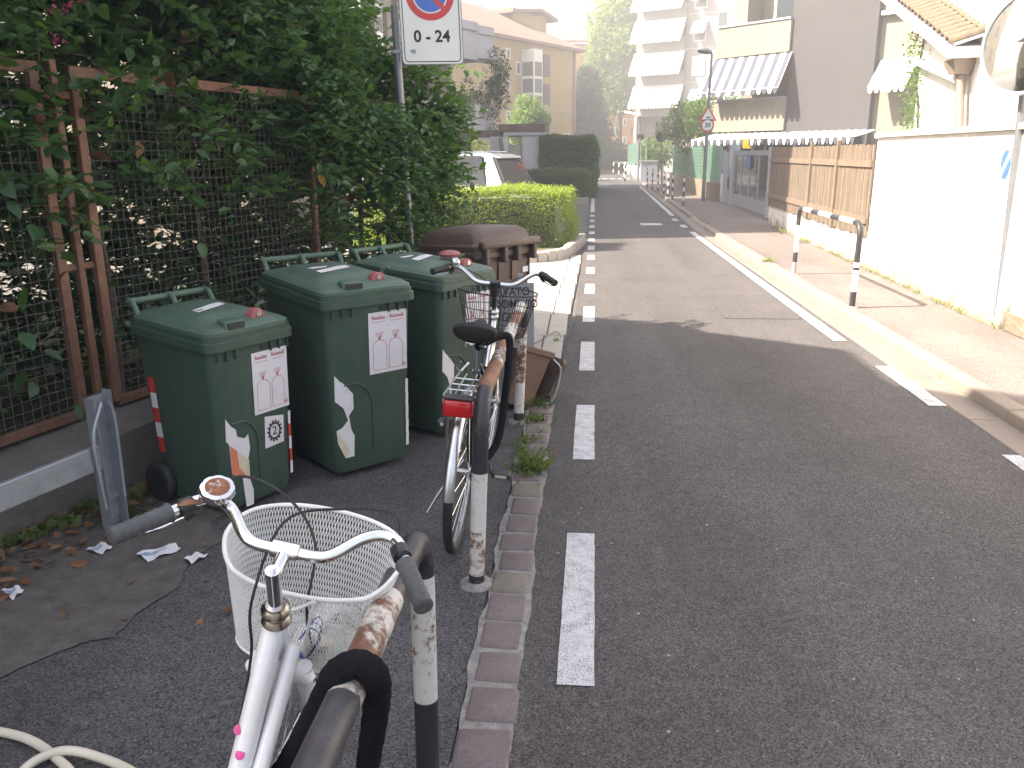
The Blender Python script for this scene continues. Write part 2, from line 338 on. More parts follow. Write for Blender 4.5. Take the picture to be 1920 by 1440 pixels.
lm_vine=leafmat('vine_leaf',[(.028,.075,.026),(.042,.105,.032),(.06,.135,.042),(.036,.092,.032),(.08,.15,.045)])
lm_dark=leafmat('laurel_leaf',[(.018,.052,.022),(.027,.07,.027),(.04,.092,.032),(.024,.064,.026)],.3,.25)
lm_hedge=leafmat('box_leaf',[(.1,.17,.02),(.15,.24,.022),(.22,.32,.03),(.12,.2,.02)],.5,.45,(.6,.68,.05))
lm_hedge2=leafmat('hornbeam_leaf',[(.035,.08,.02),(.05,.105,.022),(.06,.12,.025)],.5,.35)
lm_tree=leafmat('tree_leaf',[(.09,.16,.04),(.12,.21,.045),(.16,.25,.055)],.5,.45,(.35,.5,.08))
lm_conifer=leafmat('conifer_leaf',[(.014,.034,.024),(.022,.045,.03)],.6,.15)
lm_shrub=leafmat('shrub_leaf',[(.05,.1,.025),(.07,.13,.03),(.1,.16,.04)],.5,.4)
lm_grass=leafmat('weed_leaf',[(.05,.1,.02),(.08,.13,.03),(.14,.15,.05),(.06,.11,.025)],.6,.4)
lm_dry=leafmat('dry_leaf',[(.16,.07,.03),(.22,.11,.05),(.12,.06,.03),(.26,.15,.07)],.8,.15,(.3,.15,.05))
lm_pink=leafmat('pink_petal',[(.7,.12,.3),(.75,.2,.38)],.6,.4,(.8,.2,.4))

# ---------------------------------------------------------------- foliage
def unit(a): return a/np.maximum(np.linalg.norm(a,axis=1,keepdims=True),1e-9)
def leaves(name,pos,dr,size,mat,parent=None,asp=.45,fold=.18,droop=.2,hi=False,kind='stuff',up=None):
    n=len(pos); pos=np.asarray(pos,float); d=unit(np.asarray(dr,float)); size=np.broadcast_to(size,(n,)).reshape(-1,1)
    if up is None: up=rng.normal(size=(n,3))*.55+np.array([0,0,1.])
    x=unit(np.cross(d,up)); u=np.cross(x,d)
    if hi: prof=[(0,0,0),(.22,.62,0),(.22,0,0),(.22,-.62,0),(.55,.8,0),(.55,0,0),(.55,-.8,0),(1,0,0)]; fc=[(0,2,1),(0,3,2),(1,2,5,4),(2,3,6,5),(4,5,7),(5,6,7)]
    else: prof=[(0,0,0),(.42,1,0),(.45,0,0),(.42,-1,0),(1,0,0)]; fc=[(0,2,1),(0,3,2),(2,4,1),(2,3,4)]
    V=[]
    for a,b,_ in prof:
        V.append(pos+d*size*a+x*size*(b*asp*.5)+u*size*(abs(b)*fold*asp-droop*a*a))
    V=np.stack(V,1).reshape(-1,3); k=len(prof)
    me=bpy.data.meshes.new(name)
    if hi:
        fs=[]
        base=(np.arange(n)*k)
        for q in fc: fs+= (base[:,None]+np.array(q)[None]).tolist()
        me.from_pydata(V.tolist(),[],fs)
    else:
        T=(np.arange(n)[:,None,None]*k+np.array(fc)[None]).reshape(-1,3)
        me.vertices.add(len(V)); me.vertices.foreach_set('co',V.ravel()); me.loops.add(T.size); me.loops.foreach_set('vertex_index',T.ravel())
        me.polygons.add(len(T)); me.polygons.foreach_set('loop_start',np.arange(len(T))*3); me.polygons.foreach_set('loop_total',np.full(len(T),3)); me.update(calc_edges=True)
    me.materials.append(mat); o=link(name,me,parent)
    if kind and parent is not None: o['kind']=kind
    return o
def clump_points(centers,radii,n_each):
    P=[];D=[]
    for c,r in zip(centers,radii):
        v=unit(rng.normal(size=(n_each,3))); rr=np.cbrt(rng.uniform(.15,1,size=(n_each,1)))
        P.append(np.array(c)+v*rr*np.array(r)); D.append(v*.8+rng.normal(size=(n_each,3))*.6)
    return np.concatenate(P),np.concatenate(D)
def box_hedge(name,label,group,corners,h,z0,dens,size,mat,round_=.12,core_in=.06):
    # corners: 4 xy points (ccw); leaves over faces and top, dark twig core inside
    e=empty(name,label,'hedge',(*((corners[0]+corners[2])/2).xy,z0) if False else (0,0,0),group=group)
    C=[np.array((c.x,c.y)) for c in corners]; mid=sum(C)/4; P=[];D=[]
    def face(a,b,n,zlo,zhi,nrm):
        t=rng.uniform(size=n); z=rng.uniform(zlo,zhi,size=n); q=a[None]*(1-t[:,None])+b[None]*t[:,None]
        wob=.05*np.sin(q[:,0]*5+z*7)+.04*np.sin(q[:,1]*6+z*3)+rng.normal(size=n)*.035
        edge=np.clip((zhi-z)/round_,0,1); inn=(1-edge)**2*round_
        q=q+nrm[None]*(wob-inn)[:,None]; P.append(np.column_stack([q,z])); D.append(np.column_stack([np.tile(nrm,(n,1)),np.full(n,.25)])+rng.normal(size=(n,3))*.7)
    for i in range(4):
        a,b=C[i],C[(i+1)%4]; L=np.linalg.norm(b-a); nrm=np.array([(b-a)[1],-(b-a)[0]])/L
        if nrm@( (a+b)/2-mid)<0: nrm=-nrm
        face(a,b,int(dens*L*h),z0,z0+h,nrm)
    L1=np.linalg.norm(C[1]-C[0]); L2=np.linalg.norm(C[3]-C[0]); n=int(dens*L1*L2*1.1); a=rng.uniform(size=(n,1)); b=rng.uniform(size=(n,1))
    q=(C[0]*(1-a)+C[1]*a)*(1-b)+(C[3]*(1-a)+C[2]*a)*b; z=z0+h+rng.normal(size=n)*.03+.03*np.sin(q[:,0]*4)+.03*np.sin(q[:,1]*5)
    P.append(np.column_stack([q,z])); D.append(rng.normal(size=(n,3))*.7+np.array([0,0,.5]))
    P=np.concatenate(P);D=np.concatenate(D)
    leaves('foliage',P,D,rng.uniform(.7,1.3,size=len(P))*size,mat,e,asp=.6)
    # second, deeper leaf layer and a twiggy core
    Q=np.array([*mid,z0+h/2]); leaves('inner_foliage',Q+(P-Q)*(1-core_in),D,rng.uniform(.8,1.4,size=len(P))*size,mat,e,asp=.7)
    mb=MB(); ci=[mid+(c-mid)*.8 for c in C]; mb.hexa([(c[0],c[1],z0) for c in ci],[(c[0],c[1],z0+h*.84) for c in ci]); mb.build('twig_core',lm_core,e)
    for _ in range(6):
        t=random.random(); c=(C[0]*(1-t)+C[1]*t)*.5+(C[3]*(1-t)+C[2]*t)*.5; m2=MB(); m2.tube([(c[0],c[1],z0-.02),(c[0]+.03,c[1],z0+h*.6)],[.02,.008],6); m2.build('stem',m_bark,e)
    return e
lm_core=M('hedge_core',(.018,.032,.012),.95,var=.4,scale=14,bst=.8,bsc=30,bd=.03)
def tree(name,label,base,h,crown_c,crown_r,nclump,nleaf,lsize,mat,trunk_r=.15,cl_r=.5,group=None,lean=(0,0),seed=1,asp=.5,cat='tree'):
    rs=np.random.default_rng(seed); e=empty(name,label,cat,base,group=group)
    cc=np.array(crown_c); cr=np.array(crown_r); mb=MB(); top=Vector((lean[0],lean[1],cc[2]+cr[2]*.5))
    mb.tube([(0,0,-.05),(lean[0]*.2,lean[1]*.2,h*.25),(lean[0]*.5,lean[1]*.5,h*.55),tuple(top)],[trunk_r,trunk_r*.8,trunk_r*.55,trunk_r*.15],8)
    cen=[];rad=[]
    for i in range(nclump):
        v=rs.normal(size=3); v/=np.linalg.norm(v); c=cc+cr*v*(rs.uniform(.35,1.)**.6); cen.append(c); k=rs.uniform(.6,1.25)*cl_r; rad.append((k,k,k*.8))
        if i<26:
            t=rs.uniform(.35,.8); s=Vector((lean[0]*t,lean[1]*t,h*t*.9)); c_=Vector(c); mid=(s+c_)/2+Vector((0,0,.1*h*.3))
            mb.tube([s,mid,c_],[trunk_r*.4,trunk_r*.25,trunk_r*.08],5)
    mb.build('trunk',m_bark,e)
    global rng; sv=rng; rng=rs; P,D=clump_points(cen,rad,nleaf); leaves('crown',P,D,rs.uniform(.7,1.3,size=len(P))*lsize,mat,e,asp=asp); rng=sv
    return e
# ================================================================= SETTING
SW=.065                                   # height of the right pavement
def xl(Y): return .012*Y-.03             # left lane line
def xg(Y): return 2.42+(.0 if Y<18 else .022*(Y-18) if Y<45 else .022*27+.06*(Y-45))   # asphalt edge on the right
def sheet(name,poly,z,mat,parent=None):
    mb=MB(); mb.add([(x,y,z) for x,y in poly],[tuple(range(len(poly)))]); o=mb.build(name,mat,parent)
    if parent is None: o['kind']='structure'
    return o
sheet('ground',[(-80,-40),(80,-40),(80,190),(-80,190)],-.02,m_lot)
Ys=[-6,0,4,8,12,18,25,32,40,48,56,66,80,95]
road=sheet('road',[(-.30 if y<5 else -.17+.012*y,y) for y in Ys]+[(xg(y),y) for y in reversed(Ys)],0,m_asph)
# lane dashes (left) and edge line (right)
def dash(y0,y1,xc,wd,z=.004,name='lane_dash',n=14):
    mb=MB(); vs=[];fs=[]
    for i in range(n+1):
        y=y0+(y1-y0)*i/n; c=xc(y); j=random.uniform
        vs+=[(c-wd/2+j(-.0014,.0014),y+(j(-.003,.003)),z),(c+wd/2+j(-.0014,.0014),y+j(-.003,.003),z)]
    fs=[(2*i,2*i+1,2*i+3,2*i+2) for i in range(n)]
    mb.add(vs,fs); return mb.build(name,m_line,road)
for k,(a,b) in enumerate([(2.30,3.40),(4.33,5.36),(6.29,7.32),(8.24,9.11),(10.0,10.75),(11.7,12.4),(13.3,13.95),(14.7,15.4),(16.2,16.8),(17.7,18.3),(19.2,19.9),(20.9,21.6),(22.7,23.4)]): dash(a,b,xl,.12)
dash(24.5,32,xl,.12,n=20)
dash(7.47,18.2,lambda y:2.30+.001*(y-8),.12,n=40,name='edge_line'); dash(5.48,6.55,lambda y:2.36,.12,name='edge_line'); dash(3.4,4.55,lambda y:2.39,.12,name='edge_line')
for a in (19.3,21.2): dash(a,a+.7,lambda y:2.30,.14,name='edge_line')
dash(23,44,lambda y:xg(y)-.14,.12,n=30,name='edge_line'); dash(19.9,20.5,lambda y:1.6,.5,name='arrow_mark',n=3)
for i in range(6): dash(56.6,57.6,lambda y,i=i:.9+i*.5,.3,name='hump_mark',n=2)
# iron cover flush in the road
mb=MB(); c=gp(1420,588); mb.smooth=False
mb.box((c.x-.38,c.y-.3,.001),(c.x+.38,c.y+.3,.005)); mb.build('road_cover',m_asph,road)
# left path and yard
sheet('path',[(-3.2,-6),(-.35,-6),(-.35,5.5),(-.6,5.6),(-1.4,8.15),(-3.2,8.2)],-.004,m_asph2)
dp=[(-2.9,1.2),(-2.05,1.95),(-1.87,2.21),(-1.72,2.42),(-1.62,2.46),(-1.63,2.62),(-1.56,2.82),(-1.63,3.05),(-1.55,3.22),(-1.7,3.4),(-1.62,3.62),(-1.75,3.9),(-1.8,4.6),(-1.7,6),(-2.4,6),(-3.4,3)]
dirt=MB()
pts=[Vector((a,b,0)) for a,b in dp]; ring=[]
for i in range(len(pts)):
    a,b=pts[i],pts[(i+1)%len(pts)]
    for k in range(8): t=k/8; ring.append((a.x+(b.x-a.x)*t+random.uniform(-.006,.006),a.y+(b.y-a.y)*t+random.uniform(-.006,.006),.002))
dirt.add(ring,[tuple(range(len(ring)))]); tag(dirt.build('dirt_strip',m_dirt),kind='structure')
tag(MB().add([(-3.2,-8,-.012),(-6.2,-8,-.012),(-6.2,15.2,-.012),(-3.,15.2,-.012),(-1.6,8.3,-.012),(-3.4,2.6,-.012)],[(0,1,2,3,4,5)]).build('lawn',m_lawn),kind='structure')
# sett row between path and road
ks=MB(); yy=np.arange(-2,5.36,.035); je=lambda:random.gauss(0,.0022); ks.add([(-.348+je()+.007*math.sin(q*7)+.005*math.sin(q*23),q,.0022) for q in yy]+[(-.18+je()+.007*math.sin(q*5)+.004*math.sin(q*19),q,.0022) for q in reversed(yy)],[tuple(range(2*len(yy)))])
kerbL=tag(ks.build('sett_strip',m_mortar),kind='structure')
y=.4
while y<5.2:
    L=random.uniform(.15,.215) if y<3.2 else random.uniform(.16,.2); wdt=random.uniform(.142,.168); xc=-.262+random.uniform(-.012,.012)
    mb=MB(); a=random.uniform(-.012,.012); mb.hexa([(xc-wdt/2,y,-.03),(xc+wdt/2,y+a,-.03),(xc+wdt/2+random.uniform(-.01,.01),y+L,-.03),(xc-wdt/2+random.uniform(-.01,.01),y+L-a,-.03)],
        [(xc-wdt/2+.006,y+.006,.011),(xc+wdt/2-.006,y+a+.006,.009),(xc+wdt/2-.006,y+L-.006,.012),(xc-wdt/2+.006,y+L-a-.006,.010)])
    mb.build('sett',m_sett2 if random.random()<.22 else m_sett,kerbL,bevel=.012,seg=2); y+=L+random.uniform(.008,.026)
# pale paved apron of the drive, slab by slab
apron=tag(MB().add([(-.66,5.45,-.003),(-.19,5.45,-.003),(-.02,13.2,-.003),(-1.1,13.2,-.003),(-1.35,8.25,-.003)],[(0,1,2,3,4)]).build('drive_apron',m_dirt),kind='structure')
y=5.5
while y<13:
    L=1.05; x1=-.19+.022*(y-5.5)
    MB().box((x1-.17,y,-.03),(x1,y+L-.012,.004)).build('paving_slab',m_slab,apron)
    MB().box((x1-.62,y,-.03),(x1-.185,y+L-.01,.002)).build('paving_slab',m_slab,apron)
    if y>8: MB().box((x1-1.2,y,-.03),(x1-.63,y+L-.01,.001)).build('paving_slab',m_slab,apron)
    y+=L
# right gutter, kerb and pavement
gut=tag(MB().add([(xg(q)-.0,q,-.006) for q in Ys[1:]]+[(xg(q)+.3,q,-.006) for q in reversed(Ys[1:])],[tuple(range(2*len(Ys)-2))]).build('gutter',m_mortar),kind='structure')
pave=MB(); q=Ys[1:]
pave.add([(xg(a)+.37,a,SW) for a in q]+[(xg(a)+.37+1.5,a,SW-.01) for a in reversed(q)],[tuple(range(2*len(q)))]); pave=tag(pave.build('pavement',m_walkR),kind='structure')
kerbR=tag(MB().add([(xg(a)+.23,a,-.004) for a in q]+[(xg(a)+.38,a,-.004) for a in reversed(q)],[tuple(range(2*len(q)))]).build('kerb',m_mortar),kind='structure')
y=2.2; k=0
while y<46:
    L=1.0 if y<30 else 2.0; d=.012; a,b=xg(y),xg(y+L-d); dz=random.uniform(-.004,.004); lift=0 if not(19.0<y<21.5) else -.05
    MB().hexa([(a+.004,y,-.05),(a+.212,y,-.05),(b+.212,y+L-d,-.05),(b+.004,y+L-d,-.05)],[(a+.004,y,.004+dz),(a+.212,y,-.004),(b+.212,y+L-d,-.004),(b+.004,y+L-d,.004+dz)]).build('gutter_stone',m_gutter,gut,bevel=.006)
    mb=MB().hexa([(a+.222,y,-.05),(a+.38,y,-.05),(b+.38,y+L-d,-.05),(b+.222,y+L-d,-.05)],[(a+.235,y,SW+.008+dz+lift),(a+.375,y,SW+.01+dz+lift*.4),(b+.375,y+L-d,SW+.01-dz+lift*.4),(b+.235,y+L-d,SW+.008-dz+lift)])
    mb.build('kerb_stone',m_kerb,kerbR,bevel=.014,seg=2); y+=L; k+=1
# ---- shade givers off to the left: two houses
def gable_house(name,label,fA,rake,out,hE,hR,half,depth,mat,k2=1.):
    # fA: eave corner xy; rake: plan direction towards ridge (unit); out: direction away from the road
    e=empty(name,label,'house'); fA=Vector(fA); r=Vector(rake).normalized(); o=Vector(out).normalized()
    p=[fA,fA+r*half,fA+r*half*(1+k2)]; h2=hR-(hR-hE)*k2; mb=MB()
    a=[(q.x,q.y,0) for q in (p[0],p[2])]; front=[(p[0].x,p[0].y,0),(p[2].x,p[2].y,0),(p[2].x,p[2].y,h2-.25),(p[1].x,p[1].y,hR-.25),(p[0].x,p[0].y,hE-.25)]
    back=[(x+o.x*depth,y+o.y*depth,z) for x,y,z in front]; mb.add(front+back,[(0,1,2,3,4),(9,8,7,6,5)]+[(i,(i+1)%5,5+(i+1)%5,5+i) for i in range(5)]); mb.build('wall',mat,e)
    mb=MB()
    for s in (0,2):
        q0=p[s]+(p[s]-p[1]).normalized()*.4; dz=.4*(hR-hE)/half; hh=hE if s==0 else h2; A=(q0.x-o.x*.4,q0.y-o.y*.4,hh-dz); B=(p[1].x-o.x*.4,p[1].y-o.y*.4,hR)
        A2=(q0.x+o.x*(depth+.4),q0.y+o.y*(depth+.4),hh-dz); B2=(p[1].x+o.x*(depth+.4),p[1].y+o.y*(depth+.4),hR)
        mb.hexa([A,B,B2,A2],[(x,y,z+.18) for x,y,z in (A,B,B2,A2)])
    mb.build('roof',m_roof,e)
    n=Vector((-o.x,-o.y))
    for fz in (1.,4.,7.):
        for t in (.3,.55,.8):
            if fz+1.6>hE: continue
            c=p[0]+r*(half*2*t)+n*.01; m2=MB(); m2.slab(c-r*.5,c+r*.5,.06,fz,fz+1.5); m2.build('shutter',m_shut,e)
    return e
def shadow_inv(X,Y,h):     # roof point at height h whose shadow falls on (X,Y)
    k=h/math.tan(SUN_EL); s=Vector((-SUN_DIR.x,-SUN_DIR.y)).normalized(); return Vector((X,Y))-s*k
def wing(name,label,s0,h0,s1,h1,depth,k2):
    A=shadow_inv(*s0,h0); B=shadow_inv(*s1,h1); d=(B-A); o=Vector((d.y,-d.x))
    if o.x>0: o=-o
    return gable_house(name,label,A,d,o,h0,h1,d.length,depth,m_cream,k2)
wing('house','tall cream gabled house beyond the mesh fence, beside the path',(-1.4,7.75),6.,(3.6,4.65),9.6,9,.9)
wing('house','lower cream gabled wing between the mesh fence and the tall gabled house',(-3.2,10.1),5.,(1.75,6.85),7.6,5,.4)
# cream apartment block behind the hedge (its shade crosses the road further on)
blk=empty('apartment_block','plain cream apartment block seen through gaps above the vine-covered fence','building')
MB().box((-17,15.3,-.02),(-6,27.4,14.)).build('wall',m_cream,blk); MB().box((-17.5,14.9,14.003),(-5.5,27.8,14.35)).build('roof',m_roof,blk)
for fz in (1.2,4.3,7.4,10.5):
    for yy in (17.5,20.2,22.9,25.4):
        wn=MB().box((-6.02,yy-.5,fz),(-5.94,yy+.5,fz+1.5)).build('window',m_winfr,blk); MB().box((-5.95,yy-.4,fz+.1),(-5.93,yy+.4,fz+1.4)).build('pane',m_glass,wn)
        for q in (-1,1): MB().box((-6.01,yy+q*.78-.25,fz),(-5.93,yy+q*.78+.25,fz+1.5)).build('shutter',m_shut,blk)
    for xx in (-8,-11,-14):
        wn=MB().box((xx-.5,15.24,fz),(xx+.5,15.32,fz+1.5)).build('window',m_winfr,blk); MB().box((xx-.4,15.22,fz+.1),(xx+.4,15.25,fz+1.4)).build('pane',m_glass,wn)
# ================================================================= LEFT FENCE, WALL, HEDGE
FP=Plane((-2.5,4.1),(.276,.961))          # fence plane
lw=empty('low_wall','low dirty concrete wall under the rusty mesh fence','wall')
a=FP.pt(-4.2,0,.27); b=FP.pt(4.15,0,.27); c=FP.pt(4.15,0,-.06); d=FP.pt(-4.2,0,-.06)
mb=MB(); n=24
for i in range(n):      # slightly uneven old wall
    t0,t1=i/n,(i+1)/n; z0=.31+.008*math.sin(i*1.7); z1=.31+.008*math.sin((i+1)*1.7); q=lambda p,r,t:p+(r-p)*t; w0=.012*math.sin(i*2.3); w1=.012*math.sin((i+1)*2.3)
    A,B,C_,D_=q(a,b,t0)+Vector((w0,0,0)),q(a,b,t1)+Vector((w1,0,0)),q(d,c,t1),q(d,c,t0)
    mb.add([(p.x,p.y,-.05) for p in (A,B,C_,D_)]+[(A.x,A.y,z0-.03),(B.x,B.y,z1-.03),(C_.x,C_.y,z1+.015),(D_.x,D_.y,z0+.015)],[(4,5,6,7),(0,1,5,4),(2,3,7,6)]+([(3,0,4,7)] if i==0 else [])+([(1,2,6,5)] if i==n-1 else []))
mb.build('wall_body',m_wallold,lw)
fence=empty('mesh_fence','tall rusty steel framed wire mesh fence overgrown with vines','fence')
ZT=2.03; ZB=.36
def fs(x,y): return FP.sz(x,y)[0]
sL=fs(60,300); sM=fs(130,300); sR_=fs(165,300)
sL=.5*(fs(57,131)+fs(157,790)); sM=.5*(fs(92,112)+fs(187,754)); sR=.5*(fs(130,129)+fs(222,752)); sE=3.95
def fbar(name,s0,z0,s1,z1,wd=.045,th=.04,off=0.):
    mb=MB(); a=FP.pt(s0,z0,off); b=FP.pt(s1,z1,off); d=(b-a).normalized(); n3=Vector((FP.n[0],FP.n[1],0)); x=d.cross(n3).normalized()
    q=[a+x*wd/2+n3*th/2,a+x*wd/2-n3*th/2,a-x*wd/2-n3*th/2,a-x*wd/2+n3*th/2]; mb.hexa(q,[p+(b-a) for p in q]); return mb.build(name,m_rusty,fence,bevel=.004)
fbar('post',sL,ZB,sL,ZT-.0,.055); fbar('post',sM,ZB-.03,sM,ZT+.05,.04,.035); fbar('post',sR,ZB,sR,ZT,.055); fbar('post',sE,.3,sE,ZT,.05); fbar('post',2.0,ZB,2.0,ZT-.03,.045)
fbar('rail',-4.,ZT+.005,sL+.027,ZT+.005,.055,.036); fbar('rail',sR-.027,ZT+.002,sE,ZT+.002,.055,.036); fbar('rail',-4.,ZB,sL,ZB,.05,.034); fbar('rail',sR,ZB,sE,ZB,.05,.034)
fbar('crossbar',sL,1.1,sR,1.1,.035,.02,-.006); fbar('crossbar',sL,ZT-.11,sR,ZT-.11,.035,.02,-.006); fbar('crossbar',sL,ZB+.06,sR,ZB+.06,.035,.02,-.006)
def wiremesh(s0,s1,pitch=.05,r=.002):
    mb=MB(); s=s0
    i=0
    while s<s1:
        zs=np.linspace(ZB+.02,ZT-.02,34)
        pts=[FP.pt(s+.0025*math.sin(z*9+i),z,.012+.002*(-1)**k) for k,z in enumerate(zs)]; mb.tube(pts,r,4,cap=False); s+=pitch; i+=1
    z=ZB+.05
    while z<ZT:
        m_=max(6,int((s1-s0)/.1)); pts=[FP.pt(s0+(s1-s0)*k/m_,z+.003*math.sin(k*1.3+z*20),.012+.002*(-1)**k) for k in range(m_+1)]; mb.tube(pts,r,4,cap=False); z+=pitch
    return mb.build('wire_mesh',m_wire,fence)
wiremesh(-3.2,sL); wiremesh(sR,sE)

# ---- overgrown hedge: twigs carrying leaves
hedge=empty('overgrown_hedge','dense dark green hedge of laurel and vines swallowing the mesh fence','hedge')
TP=[];TD=[];TS=[];stem=MB()
def twig(p,d,L,ls,n,droop=.5,stems=True,into=None):
    p=np.array(p,float); d=np.array(d,float); d/=np.linalg.norm(d); k=8; pts=[p.copy()]
    for i in range(k):
        d=d+np.array([0,0,-droop/k])+rng.normal(size=3)*.13; d/=np.linalg.norm(d); p=p+d*L/k; pts.append(p.copy())
    if stems and random.random()<.4 and not any(q[1]<7.2 and q[0]>-1.7 and q[2]>1.9 for q in pts): stem.tube([tuple(q) for q in pts],[.004*(1-i/k*.75) for i in range(k+1)],4,cap=False)
    T=into if into is not None else (TP,TD,TS)
    for j in range(n):
        t=(j+.6)/n*k; i=min(int(t),k-1); q=pts[i]+(pts[i+1]-pts[i])*(t-i); tg=pts[i+1]-pts[i]; tg/=np.linalg.norm(tg)
        sd=np.cross(tg,[0,0,1]); sd/=np.linalg.norm(sd)+1e-9; sgn=1 if j%2 else -1
        T[0].append(q); T[1].append(sd*sgn*.9+tg*.5+np.array([0,0,.25])+rng.normal(size=3)*.3); T[2].append(ls*rng.uniform(.65,1.25))
n2=FP.n                                  # points to the road side
def fpt(s,z,off): v=FP.pt(s,z,off); return np.array(v)
def top_z(s): return 2.9+.3*math.sin(s*1.1+1)+.18*math.sin(s*3.1)
for _ in range(2500):                      # body behind the fence
    s=random.uniform(-3.6,3.65); z=random.uniform(.35,1)**.8*(top_z(s)-.1) if random.random()<.6 else random.uniform(1.5,top_z(s)); off=-random.uniform(.03,.95)
    z=max(z,.3)
    if s<2 and z<1.35 and -.2<s<1.9 and random.random()<.45: continue         # thin, see-through area low in the middle
    twig(fpt(s,z,off),(random.uniform(-.6,.6)+n2[0]*.5,random.uniform(-.6,.6)+n2[1]*.5,random.uniform(-.1,.8)),random.uniform(.3,.6),.095,random.randint(12,18),.7)
for _ in range(950):                      # leafy top, arching over the rail
    s=random.uniform(-3.4,3.6); z=top_z(s)-random.uniform(.0,.75); off=random.uniform(-.7,.1)-(.45 if s>1.9 else 0)
    twig(fpt(s,z,off),(n2[0]*.9+random.uniform(-.4,.4),n2[1]*.9+random.uniform(-.4,.4),random.uniform(.1,1.)),random.uniform(.35,.7),.075,random.randint(14,20),.9)
for _ in range(720):                      # vines hanging in front of the right half of the fence
    s=random.uniform(1.75,3.65); z=random.uniform(.55,2.6); off=random.uniform(.02,.24)*(1 if s>2.4 else .5)
    if s>2.9 and z>2.0: continue
    if s<2.6 and z<1.75: 
        if random.random()<.8: continue
    twig(fpt(s,z,off),(n2[0]*.8+random.uniform(-.5,.5),n2[1]*.8+random.uniform(-.5,.5),random.uniform(-.5,.5)),random.uniform(.3,.55),.072,random.randint(11,16),1.0)
for _ in range(110):                       # shoots leaning out beyond the sign pole
    s=random.uniform(3.2,3.75); z=random.uniform(1.3,2.3)
    twig(fpt(s,z,random.uniform(.0,.25)),(random.uniform(.2,.9),random.uniform(.1,.7),random.uniform(.0,.7)),random.uniform(.25,.5),.1,random.randint(8,12),.8)
TP=np.array(TP);TD=np.array(TD);TS=np.array(TS); ok=~((TP[:,1]<6.95)&(TP[:,0]>-1.6)&(TP[:,2]>2.0)); TP,TD,TS=TP[ok],TD[ok],TS[ok]
leaves('vine_foliage',TP,TD,TS,lm_vine,hedge,asp=.62,hi=True,droop=.15)
TP2=([],[],[])
hs,hz_=FP.sz(255,500)
for _ in range(1300):                      # low, deep undergrowth closing the view into the yard
    s=random.uniform(-3.9,4.0); z=random.uniform(.05,1.6); off=-random.uniform(.9,2.3)
    if (s-hs)**2+((z-.75)*1.3)**2<.2: continue
    twig(fpt(s,z,off),(random.uniform(-.7,.7),random.uniform(-.7,.7),random.uniform(0,.9)),random.uniform(.35,.6),.12,random.randint(12,18),.5,stems=False,into=TP2)
for _ in range(420):
    s=random.uniform(-4.2,-.3); twig(fpt(s,random.uniform(.05,2.6),-random.uniform(.8,2.2)),(random.uniform(-.7,.7),random.uniform(-.7,.7),random.uniform(0,.9)),random.uniform(.35,.6),.12,random.randint(12,18),.5,stems=False,into=TP2)
for _ in range(1000):                      # big dark laurel leaves deeper in
    s=random.uniform(-3.6,3.8); z=random.uniform(.4,top_z(s)-.15); off=-random.uniform(.25,1.5)
    if -.2<s<1.5 and z<1.25 and random.random()<.4: continue
    twig(fpt(s,z,off),(random.uniform(-.7,.7),random.uniform(-.7,.7),random.uniform(0,.9)),random.uniform(.35,.6),.12,random.randint(12,18),.5,into=TP2)
leaves('laurel_foliage',np.array(TP2[0]),np.array(TP2[1]),np.array(TP2[2]),lm_dark,hedge,asp=.5,hi=True,droop=.12)
stem.build('twigs',m_bark,hedge)['kind']='stuff'
for i in range(9):                        # woody stems
    s=-3.2+i*.9+random.uniform(-.2,.2); mb=MB(); o=-random.uniform(.3,.7); mb.tube(spline([fpt(s,.0,o),fpt(s+.1,.8,o-.05),fpt(s-.1,1.6,o+.1),fpt(s+.2,2.3,o)],5),[.03-.0012*k for k in range(16)],6); mb.build('stem',m_bark,hedge)
# single large leaves poking through the mesh
lv=MB(); 
prof=[(0,0),(.18,.5),(.45,.72),(.75,.45),(1,0)]
vs=[];
for x_,y_ in prof: vs+= [(x_,y_*.5,.12*y_-.15*x_*x_),(x_,0,-.15*x_*x_),(x_,-y_*.5,.12*y_-.15*x_*x_)]
fs_=[(3*i+j,3*i+j+1,3*i+j+4,3*i+j+3) for i in range(4) for j in range(2)]
lv.smooth=True; lv.add(vs,fs_)
big=[]
for mt in (lm_vine,lm_dark,leafmat('yellow_leaf',[(.42,.27,.03),(.45,.3,.05)],.5,.4,(.6,.4,.05)),lm_dry):
    o=lv.build('leaf',mt,hedge); big.append(o)
firsts=list(big); used=set()
for i in range(230):
    k=random.choices([0,1,2,3],[6,5,.25,1])[0]; s=random.uniform(-2.2,3.9); z=random.uniform(.42,2.5)
    if -.2<s<1.8 and z<1.9 and random.random()<.75: s=random.uniform(-1.6,-.3)
    o=firsts[k] if k not in used else link('leaf',firsts[k].data,hedge); used.add(k)
    o.location=FP.pt(s,z,random.uniform(.015,.1)); o.rotation_euler=(random.uniform(-.9,.9),random.uniform(-.2,1.3),random.uniform(-2.6,.6)); sc_=random.uniform(.07,.125); o.scale=(sc_,sc_*random.uniform(.75,1.05),sc_)
# pink blossom above the fence
P=[];D=[]
for px,py in [(140,50),(150,25),(120,12),(160,8),(135,72)]:
    s,z=FP.sz(px,py)
    for _ in range(9): P.append(fpt(s,z,-.1)+rng.normal(size=3)*.03); D.append(rng.normal(size=3))
leaves('blossom',np.array(P),np.array(D),.035,lm_pink,hedge,asp=.8)

